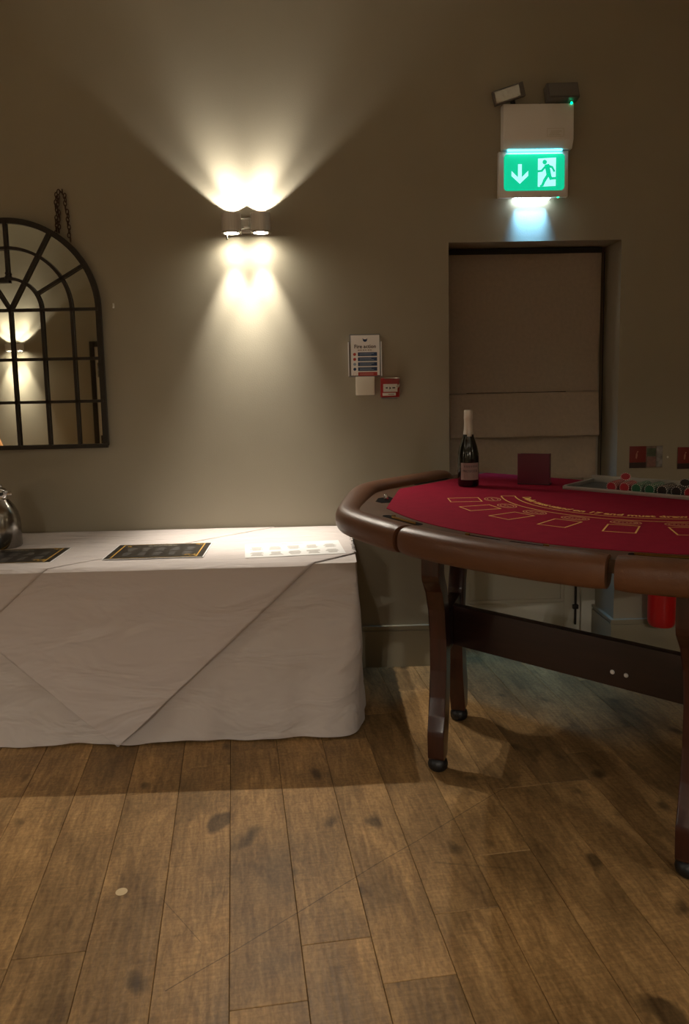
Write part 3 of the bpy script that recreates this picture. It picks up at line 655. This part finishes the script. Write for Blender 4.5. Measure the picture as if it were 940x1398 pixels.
bc = tag(new_obj('tablecloth', cloth_base(), linen, None, True), 'long white base tablecloth hanging to the floor over the trestle table', 'tablecloth', 'white tablecloths')
def overlay(name, xt, zt, xmax, lift, label, seed):
    FD = TZ-zt; bm_ = bmesh.new(); NXk, NVk = 70, 90; rr = random.Random(seed); ph = [rr.uniform(0, 6) for _ in range(4)]
    vmax = FD + 0.775; rows = []
    rb = 0.012
    for j in range(NVk+1):
        v = vmax*j/NVk; hw = max(0.004, v*1.11); row = []
        for i in range(NXk+1):
            f = -1+2*i/NXk; x = xt+f*hw
            if v < FD: y, z = TY0-lift-0.004, zt+v
            else: y, z = TY0-lift+(v-FD), TZ+lift
            if v > FD-0.03 and v < FD+0.03:        # rounded fold
                pass
            xm = TX1+lift+0.002
            if x > xm:
                over = min(x-xm, 0.10); x = xm+0.004*over/0.1; z -= over if v >= FD else 0
            if x < TX0+0.01: x = TX0+0.01
            wv = 0.0012*(math.sin(x*17+v*9+ph[0])+math.sin(x*7-v*21+ph[1]))
            if v < FD:
                q = 1-v/FD; y -= abs(wv)+0.036*min(1, q*1.4)+cloth_fold(x, z)*min(1, q*3)
            else: z += abs(wv)*0.5
            row.append(bm_.verts.new((x, y, z)))
        rows.append(row)
    for A, B in zip(rows, rows[1:]):
        for i in range(NXk): bm_.faces.new((A[i], A[i+1], B[i+1], B[i]))
    bmesh.ops.remove_doubles(bm_, verts=bm_.verts[:], dist=1e-5)
    o = new_obj(name, bm_, linen2, None, True)
    sd = o.modifiers.new('thick', 'SOLIDIFY'); sd.thickness = 0.0016; sd.offset = 1.0
    return tag(o, label, 'tablecloth', 'white tablecloths')
overlay('overlay_cloth', -0.868, 0.014, TX1, 0.003, 'white overlay cloth whose pointed corner hangs to the floor mid table', 3)
overlay('overlay_cloth', -1.93, 0.016, -0.2, 0.0055, 'white overlay cloth at the left, its edge slanting under the steel jug', 5)
TOPZ = TZ+0.0082

def dark_menu(name, cx, cy, rz, label):
    m_ = tag(empty(name, (cx, cy, TOPZ), rz), label, 'menu', 'black and gold menus on the white table')
    W2, H2 = 0.21, 0.1425
    s_ = box('sheet', -W2, W2, -H2, H2, 0, 0.0012, sheet_m, m_)
    d_ = box('dark_panel', -W2+0.005, W2-0.005, -H2+0.004, H2-0.004, 0.0012, 0.0016, menu_m, m_)
    def flat(n, pts, mt, z=0.0016): return new_obj(n, prism_bm(pts, z, z+0.0003), mt, m_)
    for x in (-0.178, 0.178): flat('gold_line', [(x-0.0028, -0.132), (x+0.0028, -0.132), (x+0.0028, 0.132), (x-0.0028, 0.132)], menu_gold)
    for y in (-0.130, 0.130): flat('gold_line', [(-0.178, y-0.0013), (0.178, y-0.0013), (0.178, y+0.0013), (-0.178, y+0.0013)], menu_gold)
    rr = random.Random(4)
    for (x, y, n, sz) in ((-0.155, 0.095, 6, 0.020), (0.150, -0.100, 12, 0.026), (0.150, 0.115, 5, 0.010)):
        bl_ = []
        for k in range(n):
            a = rr.uniform(0, 6.28); d = rr.uniform(0.2, 1)*sz; L_ = rr.uniform(0.010, 0.018); px, py = x+d*math.cos(a)*1.1, y+d*math.sin(a)
            b0 = rr.uniform(0, 6.28)
            bl_.append(prism_bm([(px, py), (px+L_*0.6*math.cos(b0)-0.004*math.sin(b0), py+L_*0.6*math.sin(b0)+0.004*math.cos(b0)), (px+L_*math.cos(b0), py+L_*math.sin(b0)), (px+L_*0.6*math.cos(b0)+0.004*math.sin(b0), py+L_*0.6*math.sin(b0)-0.004*math.cos(b0))], 0.0019, 0.0022))
        new_obj('gold_spray', merge(bl_), menu_gold, m_)
    for k in range(5):
        cxk = -0.128+0.064*k
        for row in range(2):
            tb = []
            for ln in range(5):
                yy = 0.060-row*0.088-ln*0.013; hw = rr.uniform(0.010, 0.022)
                tb.append(prism_bm([(cxk-hw, yy-0.0035), (cxk+hw, yy-0.0035), (cxk+hw, yy+0.0035), (cxk-hw, yy+0.0035)], 0.0016, 0.0018))
            new_obj('text_block', merge(tb), menu_txt, m_)
    tx_ = [prism_bm([(-0.07+0.022*k, 0.098), (-0.052+0.022*k, 0.098), (-0.053+0.022*k, 0.108), (-0.068+0.022*k, 0.108)], 0.0016, 0.0018) for k in range(6)]
    new_obj('heading_print', merge(tx_), mat('menu_heading', srgb(150, 144, 128), 0.5), m_)
    return m_
dark_menu('menu_sheet', -0.733, -0.512, R(0.5), 'black menu sheet with gold corner sprays lying in the middle of the white table')
dark_menu('menu_sheet', -1.355, -0.543, R(1.0), 'black menu sheet under the steel jug at the left picture edge')
ws = tag(empty('seating_sheet', (-0.150, -0.530, TOPZ-0.002), R(6)), 'white sheet with pale grey text blocks lying by the table end', 'paper')
box('sheet', -0.21, 0.21, -0.135, 0.135, 0, 0.001, sheet_m, ws)
rr = random.Random(9)
for k in range(5):
    for row in range(2):
        tb = []
        for ln in range(5):
            cx = -0.16+0.08*k; yy = 0.06-row*0.105-ln*0.014; hw = rr.uniform(0.018, 0.03)
            tb.append(prism_bm([(cx-hw, yy-0.004), (cx+hw, yy-0.004), (cx+hw, yy+0.004), (cx-hw, yy+0.004)], 0.001, 0.0012))
        new_obj('text_block', merge(tb), sheet_grey, ws)
new_obj('heading_print', prism_bm([(-0.05, 0.105), (0.05, 0.105), (0.05, 0.114), (-0.05, 0.114)], 0.001, 0.0012), sheet_grey, ws)

# vacuum jug
jg = tag(empty('vacuum_jug', (-1.475, -0.335, TOPZ)), 'brushed steel vacuum jug at the left picture edge', 'jug'); jg.scale = (1, 1, 0.93)
new_obj('body', lathe_bm([(0, 0), (0.076, 0), (0.080, 0.006), (0.080, 0.10), (0.078, 0.135), (0.070, 0.172), (0.056, 0.203), (0.040, 0.224), (0.033, 0.234)], 48), mat('jug_steel', srgb(150, 146, 140), 0.2, metal=1.0), jg, True)
new_obj('neck', lathe_bm([(0.033, 0.232), (0.031, 0.243), (0.035, 0.262), (0.040, 0.272), (0.036, 0.272), (0.03, 0.258)], 40, cap=False), chrome, jg, True)
sp_ = new_obj('spout', prism_bm([(0.0, -0.018), (0.028, -0.012), (0.052, 0.0), (0.028, 0.012), (0.0, 0.018)], 0.252, 0.276, 0.003), chrome, jg, True)
new_obj('lid', lathe_bm([(0.031, 0.262), (0.031, 0.276), (0.022, 0.288), (0.010, 0.292), (0.012, 0.300), (0.008, 0.308), (0, 0.309)], 32), chrome, jg, True)
new_obj('thumb_lever', box_bm(-0.05, 0.006, -0.009, 0.009, 0.284, 0.294, 0.003), chrome, jg, True)
new_obj('handle', sweep_bm([(-0.03, 0, 0.262), (-0.075, 0, 0.268), (-0.108, 0, 0.235), (-0.112, 0, 0.17), (-0.098, 0, 0.11), (-0.078, 0, 0.09)], rect(0.02, 0.012)), black_rub, jg, True)

# ================================================================== GAMING TABLE
TO = Vector((1.157, -1.053, 0)); TA = math.atan2(-0.697, 0.717); ZF = 1.02
def TW(A, P, z):   # table coordinates (along the dealer edge, towards the players) to the room
    return TO + Vector((A*math.cos(TA)+P*math.sin(TA), A*math.sin(TA)-P*math.cos(TA), z))
gt = tag(empty('blackjack_table', TO, TA), 'blackjack table with burgundy felt and padded brown leather armrest', 'gaming table')
Q = lambda A, P: (A, -P)
def front_arc(p0, half, ph, n=24):           # arc through (0,p0) and (+-half, ph)
    sg = p0-ph; Rr = (half*half+sg*sg)/(2*sg); cy_ = p0-Rr; a = math.asin(half/Rr)
    return [(Rr*math.sin(-a+2*a*i/n), cy_+Rr*math.cos(-a+2*a*i/n)) for i in range(n+1)]
BACK = -0.30
felt_out = [(-0.857, BACK), (-0.857, 0.357)] + [(-0.60+0.0, 0.75)] + front_arc(0.942, 0.575, 0.762) + [(0.60, 0.75), (0.857, 0.357), (0.857, BACK)]
new_obj('felt', prism_bm([Q(*p_) for p_ in felt_out][::-1], ZF-0.002, ZF+0.0015), felt, gt)
slab = [(-0.945, BACK-0.01), (-0.945, 0.465)] + [(-0.655, 0.885)] + front_arc(1.035, 0.63, 0.893) + [(0.655, 0.885), (0.945, 0.465), (0.945, BACK-0.01)]
new_obj('race', prism_bm([Q(*p_) for p_ in slab][::-1], ZF-0.035, ZF-0.0005), race_m, gt)
fr_out = [(-0.86, BACK+0.04), (-0.86, 0.40), (-0.60, 0.80)] + front_arc(0.93, 0.58, 0.80, 12) + [(0.60, 0.80), (0.86, 0.40), (0.86, BACK+0.04)]
new_obj('underframe', prism_bm([Q(*p_) for p_ in fr_out][::-1], ZF-0.06, ZF-0.034), wood_dark, gt)
# armrest in three padded lengths
def densify(pts, step=0.02):
    out = [Vector(pts[0])]
    for p_, q_ in zip(pts, pts[1:]):
        p_, q_ = Vector(p_), Vector(q_); n = max(1, int((q_-p_).length/step))
        out += [p_+(q_-p_)*(i+1)/n for i in range(n)]
    return out
def smooth_path(pts, it=60):
    for _ in range(it): pts = [pts[0]]+[(pts[i-1]+pts[i]*2+pts[i+1])/4 for i in range(1, len(pts)-1)]+[pts[-1]]
    return pts
arm_pts = [(-0.952, -0.12), (-0.952, 0.468), (-0.668, 0.892)] + front_arc(1.038, 0.60, 0.908, 30) + [(0.668, 0.892), (0.952, 0.468), (0.952, -0.12)]
arm = smooth_path(densify(arm_pts), 26)
sect = []
for i in range(28):
    a = 2*PI*i/28; cx, sy = math.cos(a), math.sin(a)
    ex = 2/2.5
    sect.append((0.056*math.copysign(abs(cx)**ex, cx), 0.053*math.copysign(abs(sy)**ex, sy)))
def seg(lo, hi, taper0, taper1):
    pts = [p_ for p_ in arm if lo <= p_.x <= hi] if lo > -0.5 and hi < 0.5 else ([p_ for i, p_ in enumerate(arm) if (p_.x < hi and i < len(arm)//2)] if hi < 0.5 else [p_ for i, p_ in enumerate(arm) if p_.x > lo and i > len(arm)//2])
    n = len(pts); sc = [1.0]*n
    prof = (0.78, 0.92, 0.98)
    for i in range(3):
        if taper0: sc[i] = taper0[i]
        if taper1: sc[n-1-i] = taper1[i]
    tt = [smooth((p_.y-0.35)/0.55) for p_ in pts]
    sc = [k_*(1.0-0.17*t_) for k_, t_ in zip(sc, tt)]
    path = [Vector((p_.x, -p_.y, ZF-0.021-0.010*t_)) for p_, t_ in zip(pts, tt)]
    return sweep_bm(path, sect, scales=sc)
sm = (0.93, 0.985, 1.0); en = (0.45, 0.80, 0.95)
new_obj('armrest', seg(-9, -0.315, en, sm), leather, gt, True)
new_obj('armrest', seg(-0.318, 0.318, sm, sm), leather, gt, True)
new_obj('armrest', seg(0.315, 9, sm, en), leather, gt, True)
# slots and cup cut-out as flat plates, hole shade painted in; brass rails
def race_slot(A0, P0, A1, P1, wd, name='rail_slot', mt=slot_shade, z=ZF-0.0005, h=0.0012, n=6):
    a_, b_ = Vector((A0, P0)), Vector((A1, P1)); d = (b_-a_).normalized(); nn = Vector((-d.y, d.x))*wd/2
    pts = []
    for c_, s0 in ((b_, -90), (a_, 90)):
        for i in range(n+1):
            an = R(s0+180*i/n); pts.append(c_ + d*(wd/2*math.cos(an)) + (nn*math.sin(an)))
    return new_obj(name, prism_bm([Q(*p_) for p_ in pts][::-1], z, z+h), mt, gt)
for sg in (-1, 1):
    race_slot(sg*0.505, 0.862, sg*0.335, 0.918, 0.030)
    race_slot(sg*0.465, 0.884, sg*0.340, 0.926, 0.005, 'brass_rail', brass, ZF+0.001, 0.006)
    race_slot(sg*0.478, 0.862, sg*0.474, 0.862, 0.010, 'brass_stud', brass, ZF+0.001, 0.005)
    race_slot(sg*0.888, 0.20, sg*0.888, -0.02, 0.022)
    race_slot(sg*0.12, 0.968, sg*0.02, 0.972, 0.012); race_slot(sg*0.125, 0.967, sg*0.119, 0.968, 0.010, 'brass_stud', brass, ZF+0.001, 0.005)
    ct = [(-0.765, 0.535), (-0.722, 0.560), (-0.672, 0.640), (-0.690, 0.668), (-0.730, 0.655), (-0.772, 0.590)]
    hole = new_obj('chip_well', prism_bm([(sg*x, -y) for x, y in ct], ZF-0.0005, ZF+0.0008), slot_shade, gt)
    for (x, y) in ((-0.725, 0.600), (-0.748, 0.575)):
        st_ = new_obj('chrome_peg', lathe_bm([(0.008, 0), (0.009, 0.004), (0.006, 0.016), (0, 0.018)], 14), chrome, gt, True, (sg*x, -y, ZF))
# printed layout on the felt
def ribbon(pts, wd, closed=False):
    pts = [Vector((x, y, 0)) for x, y in pts]; return sweep_bm(pts, rect(wd, 0.0003), closed=closed)
lay = []
FZ = ZF+0.0018
for k in range(7):
    an = R(-47.6+15.9*k); rad = Vector((math.sin(an), math.cos(an))); tan = Vector((math.cos(an), -math.sin(an)))
    def pt(r_, t_): v = rad*r_+tan*t_; return (v.x, -v.y)
    c0 = 0.655
    box_l = ribbon([pt(c0-0.056, -0.044), pt(c0-0.056, 0.044), pt(c0+0.056, 0.044), pt(c0+0.056, -0.044)], 0.006, True)
    ov = ribbon([pt(0.553+0.028*math.cos(2*PI*i/28), 0.044*math.sin(2*PI*i/28)) for i in range(28)], 0.004, True)
    ov2 = ribbon([pt(0.553+0.019*math.cos(2*PI*i/28), 0.034*math.sin(2*PI*i/28)) for i in range(28)], 0.003, True)
    dash = [ribbon([pt(0.553+0.002*(q % 2), -0.022+0.011*q), pt(0.553+0.002*(q % 2), -0.015+0.011*q)], 0.006) for q in range(5)]
    for nm, bb, mt in (('betting_box', box_l, gold_ink), ('bet_circle', merge([ov, ov2]+dash), gold_dim)):
        for v in bb.verts: v.co.z += FZ
        new_obj(nm, bb, mt, gt)
def arc2(r, a0, a1, n=60): return [(r*math.sin(R(a0+(a1-a0)*i/n)), -r*math.cos(R(a0+(a1-a0)*i/n))) for i in range(n+1)]
al = merge([ribbon(arc2(0.512, -56, 56), 0.0045), ribbon(arc2(0.462, -56, 56), 0.0045), ribbon([arc2(0.512, -56, 0)[0], arc2(0.462, -56, 0)[0]], 0.0045), ribbon([arc2(0.512, 56, 0)[0], arc2(0.462, 56, 0)[0]], 0.0045)])
for v in al.verts: v.co.z += FZ
new_obj('layout_arc', al, gold_ink, gt)
tb_ = text_bm('Dealer must stand on 17 and must draw to 16', 0.044, 0.0004, bold=0.0012)
bmesh.ops.subdivide_edges(tb_, edges=[e for e in tb_.edges if e.calc_length() > 0.01], cuts=2)
xs_ = [v.co.x for v in tb_.verts]; half = max(abs(min(xs_)), abs(max(xs_)))
for v in tb_.verts:
    an = v.co.x/half*R(52); r_ = 0.425 - v.co.y*0.95
    v.co = Vector((r_*math.sin(an), -r_*math.cos(an), FZ+v.co.z))
new_obj('layout_text', tb_, gold_ink, gt)['kind'] = 'stuff'
# pedestals: a pair of curved legs, cross panel and top rail each; one long stretcher between
OUT = [(0.945, 0.350), (0.775, 0.350), (0.752, 0.342), (0.735, 0.318), (0.70, 0.275), (0.62, 0.232), (0.50, 0.212), (0.38, 0.212), (0.28, 0.226), (0.215, 0.248), (0.165, 0.272), (0.150, 0.274), (0.060, 0.268), (0.048, 0.256)]
INN = [(0.048, 0.196), (0.090, 0.190), (0.130, 0.178), (0.20, 0.156), (0.30, 0.138), (0.45, 0.130), (0.60, 0.146), (0.70, 0.190), (0.74, 0.236), (0.765, 0.248), (0.945, 0.248)]
def pedestal(cA, cP, dA, dP):
    d = Vector((dA, dP)).normalized(); an = math.atan2(-d.y, d.x)     # local +x runs along the pair towards the players
    root = new_obj('pedestal', merge([box_bm(-0.20, 0.20, -0.024, 0.024, 0.42, 0.582, 0.004), box_bm(-0.35, 0.35, -0.03, 0.03, 0.90, ZF-0.058, 0.004)]), wood_beam, gt, True, (cA, -cP, 0), (0, 0, an))
    for sg in (1, -1):
        b_ = prism_bm([(sg*s, z) for z, s in OUT+INN], -0.031, 0.031, 0.006, 2)
        b_ = xz(b_)
        lg = new_obj('leg', b_, wood_dark, root, True)
        new_obj('caster', lathe_bm([(0, 0.0), (0.026, 0.0), (0.036, 0.010), (0.038, 0.024), (0.034, 0.040), (0.022, 0.050), (0, 0.050)], 24), black_rub, root, True, (sg*0.226, 0, 0))
    return root
pedestal(-0.6345, 0.331, 0.183, 0.406)
pedestal(0.350, 0.336, 0.055, 0.49)
st = new_obj('stretcher', box_bm(-0.640, 0.350, -0.352, -0.314, 0.422, 0.580, 0.004), wood_beam, gt, True)
for x in (0.045, 0.092): new_obj('bolt_head', lathe_bm([(0, 0.005), (0.006, 0.004), (0.008, 0)], 12), steel, st, True, (x, -0.352, 0.472), (R(90), 0, 0))

# chip tray
ty = tag(empty('chip_tray', TW(0, -0.135, ZF+0.0016), TA), 'metal chip tray set on the burgundy felt', 'tray')
TL_, TD = 0.322, 0.135
for nm, x0, x1, y0, y1, h in (('front_rim', -TL_, TL_, -TD, -TD+0.012, 0.014), ('back_rim', -TL_, TL_, TD-0.012, TD, 0.030), ('side_rim', -TL_, -TL_+0.012, -TD+0.012, TD-0.012, 0.016), ('side_rim', TL_-0.012, TL_, -TD+0.012, TD-0.012, 0.016)):
    box(nm, x0, x1, y0, y1, 0, h, tray_m, ty, 0.002)
box('tray_floor', -TL_+0.012, TL_-0.012, -TD+0.012, TD-0.012, 0, 0.002, mat('tray_floor', srgb(70, 66, 62), 0.5), ty)
CR = 0.0195
cb_ = lathe_bm([(0, -0.0016), (CR-0.0006, -0.0016), (CR, -0.001), (CR, 0.001), (CR-0.0006, 0.0016), (0, 0.0016)], 20)
chip_me = {}
for nm, mt in (('red', chip_red), ('green', chip_green), ('black', chip_black)):
    me = bpy.data.meshes.new('casino_chip'); t_ = cb_.copy(); bmesh.ops.recalc_face_normals(t_, faces=t_.faces[:]); t_.to_mesh(me); t_.free(); me.materials.append(mt); chip_me[nm] = me
cb_.free()
ORD = ['first', 'second', 'third', 'fourth', 'fifth', 'sixth', 'seventh', 'eighth', 'ninth', 'tenth', 'eleventh', 'twelfth', 'thirteenth', 'fourteenth', 'fifteenth', 'sixteenth', 'seventeenth', 'eighteenth', 'nineteenth', 'twentieth', 'twenty-first', 'twenty-second', 'twenty-third', 'twenty-fourth', 'twenty-fifth', 'twenty-sixth']
rows_ = ['red', 'red', 'green', 'green', 'black', 'black', 'red', 'green', 'black']
rc = random.Random(2)
for k, col in enumerate(rows_):
    A0 = -0.135+0.0475*k; n = (22, 20, 26, 26, 24, 26, 22, 20, 20)[k]
    for i in range(n):
        o = bpy.data.objects.new('casino_chip', chip_me[col]); C.objects.link(o)
        o.location = TW(A0+rc.uniform(-0.0006, 0.0006), -0.024-i*0.0042-(0.006 if k % 2 else 0), ZF+0.0036+CR+0.0003)
        o.rotation_euler = (R(90), rc.uniform(0, 6.28), TA)
        tag(o, '%s casino chip, %s from the front in the %s roll from the tray left' % (col, ORD[i], ORD[k]), 'casino chip', 'casino chips in the tray')
for (A0, P0, col, lb) in ((-0.112, -0.10, 'red', 'red casino chip resting on top of the two red rolls'), (0.127, -0.045, 'black', 'black casino chip resting on top of the two black rolls')):
    o = bpy.data.objects.new('casino_chip', chip_me[col]); C.objects.link(o)
    o.location = TW(A0, P0, ZF+0.0036+CR*2+0.0125); o.rotation_euler = (R(40), 0.3, TA)
    tag(o, lb, 'casino chip', 'casino chips in the tray')

# bottle of sparkling wine
pos = TW(-0.675, 0.129, ZF+0.0016)
bo = tag(empty('wine_bottle', pos, R(12)), 'dark sparkling wine bottle with silver foil neck on the burgundy felt', 'bottle')
new_obj('glass', lathe_bm([(0, 0.004), (0.030, 0.0), (0.041, 0.003), (0.0435, 0.012), (0.0435, 0.115), (0.0425, 0.135), (0.037, 0.162), (0.028, 0.190), (0.0205, 0.212), (0.0165, 0.235), (0.0155, 0.262), (0.0155, 0.296), (0, 0.298)], 40), bottle_m, bo, True)
fo = new_obj('foil', lathe_bm([(0.0212, 0.2125), (0.0178, 0.235), (0.0166, 0.262), (0.0164, 0.274), (0.0180, 0.278), (0.0182, 0.287), (0.0172, 0.292), (0.0178, 0.306), (0.0160, 0.313), (0, 0.315)], 32, cap=False), foil, bo, True)
new_obj('neck_band', lathe_bm([(0.0224, 0.204), (0.0224, 0.2055), (0.0212, 0.214), (0.0208, 0.214)], 32, cap=False), black_rub, fo, True)
def curved(name, r, a0, a1, z0, z1, mt, parent, n=16):
    b_ = bmesh.new(); A = []; B = []
    for i in range(n+1):
        a = R(a0+(a1-a0)*i/n); A.append(b_.verts.new((r*math.cos(a), r*math.sin(a), z0))); B.append(b_.verts.new((r*math.cos(a), r*math.sin(a), z1)))
    for i in range(n): b_.faces.new((A[i], A[i+1], B[i+1], B[i]))
    bmesh.ops.solidify(b_, geom=b_.faces[:], thickness=0.0004)
    return new_obj(name, b_, mt, parent, True)
lb = curved('label', 0.0438, -155, -47, 0.030, 0.100, label_m, bo)
curved('neck_seal', 0.0226, -125, -75, 0.197, 0.214, foil, bo, 8)
def wrap(b_, r, ac, zc):
    for v in b_.verts: a = R(ac)+v.co.x/r; v.co = Vector(((r+v.co.z)*math.cos(a), (r+v.co.z)*math.sin(a), zc+v.co.y))
    return b_
new_obj('label_name', wrap(text_bm('PROSECCO', 0.0125, 0.0006), 0.0442, -101, 0.066), ink, lb)
orn = [prism_bm([(-0.026+0.0085*i, -0.004), (-0.020+0.0085*i, -0.005), (-0.021+0.0085*i, 0.004), (-0.025+0.0085*i, 0.005)], 0, 0.0004) for i in range(7)]
new_obj('label_ornament', wrap(merge(orn), 0.0442, -101, 0.086), ink_soft, lb)
orn = [prism_bm([(-0.026, -0.002+0.006*j), (0.012+0.004*(j % 2), -0.002+0.006*j), (0.012+0.004*(j % 2), 0.001+0.006*j), (-0.026, 0.001+0.006*j)], 0, 0.0004) for j in range(3)]
new_obj('label_small_print', wrap(merge(orn), 0.0442, -101, 0.040), ink_soft, lb)

# burgundy upright card holder
ps = TW(-0.480, -0.060, ZF+0.0016)
ho = tag(empty('card_holder', ps, R(-22)), 'upright square burgundy leatherette holder on the felt behind the layout', 'card holder')
box('front_board', -0.066, 0.063, -0.006, 0.0, 0.002, 0.128, burg, ho, 0.002)
box('side_board', 0.058, 0.063, 0.0, 0.045, 0.002, 0.126, burg, ho, 0.0015)
box('back_board', -0.060, 0.063, 0.045, 0.050, 0.002, 0.124, burg_in, ho, 0.0015)
box('base', -0.066, 0.067, -0.010, 0.052, 0.0, 0.004, burg_in, ho, 0.001)

# pale disc on the floor
tag(new_obj('paper_disc', lathe_bm([(0, 0.0004), (0.0165, 0.0003), (0.0172, 0.0012), (0.0160, 0.0016), (0, 0.0018)], 20), paper_dot_m, None, True, (-0.624, -1.706, 0.0)), 'small pale round disc lying on the wooden floor in the foreground', 'disc')

# ================================================================== what the mirror shows of the far side
d2 = struct(empty('door_2', (-2.43, YF, 0)))
box('architrave', -0.53, -0.47, -0.0, 0.05, 0, 2.03, dark_iron, d2, 0.004); box('architrave', 0.47, 0.56, 0.0, 0.05, 0, 2.03, dark_iron, d2, 0.004); box('architrave', -0.47, 0.47, 0.0, 0.05, 1.96, 2.03, dark_iron, d2, 0.004)
lf = box('leaf', -0.47, 0.47, 0.0, 0.035, 0.01, 1.96, white_paint, d2, 0.004)
for (x0, x1, z0, z1) in ((-0.36, -0.06, 1.05, 1.82), (0.06, 0.36, 1.05, 1.82), (-0.36, -0.06, 0.2, 0.82), (0.06, 0.36, 0.2, 0.82)): box('panel', x0, x1, 0.034, 0.04, z0, z1, white_paint, lf, 0.006)
new_obj('handle', merge([box_bm(-0.445, -0.405, 0.034, 0.042, 1.58, 1.76, 0.002), sweep_bm([(-0.425, 0.04, 1.67), (-0.425, 0.085, 1.67), (-0.34, 0.085, 1.67)], circ(0.009, 10))]), chrome, lf, True)
box('kick_plate', -0.45, -0.36, 0.034, 0.040, 0.70, 0.84, dark_iron, lf, 0.002)
ez = tag(empty('display_easel', (-4.45, YF+0.45, 0)), 'brown wooden easel leg glimpsed in the lower corner of the mirror', 'easel')
for x0, x1 in ((-0.75, -0.04), (0.75, 0.04)): new_obj('leg', sweep_bm([(x0, 0, 0), (x1, -0.12, 1.75)], rect(0.03, 0.075), up=Vector((0, 1, 0))), board_wood, ez)
new_obj('leg', sweep_bm([(0, -0.42, 0), (0, -0.13, 1.72)], rect(0.06, 0.03), up=Vector((0, 1, 0))), board_wood, ez)
box('shelf', -0.62, 0.62, -0.06, 0.05, 0.62, 0.66, board_wood, ez, 0.004); box('top_block', -0.08, 0.08, -0.15, -0.09, 1.66, 1.82, board_wood, ez, 0.004)
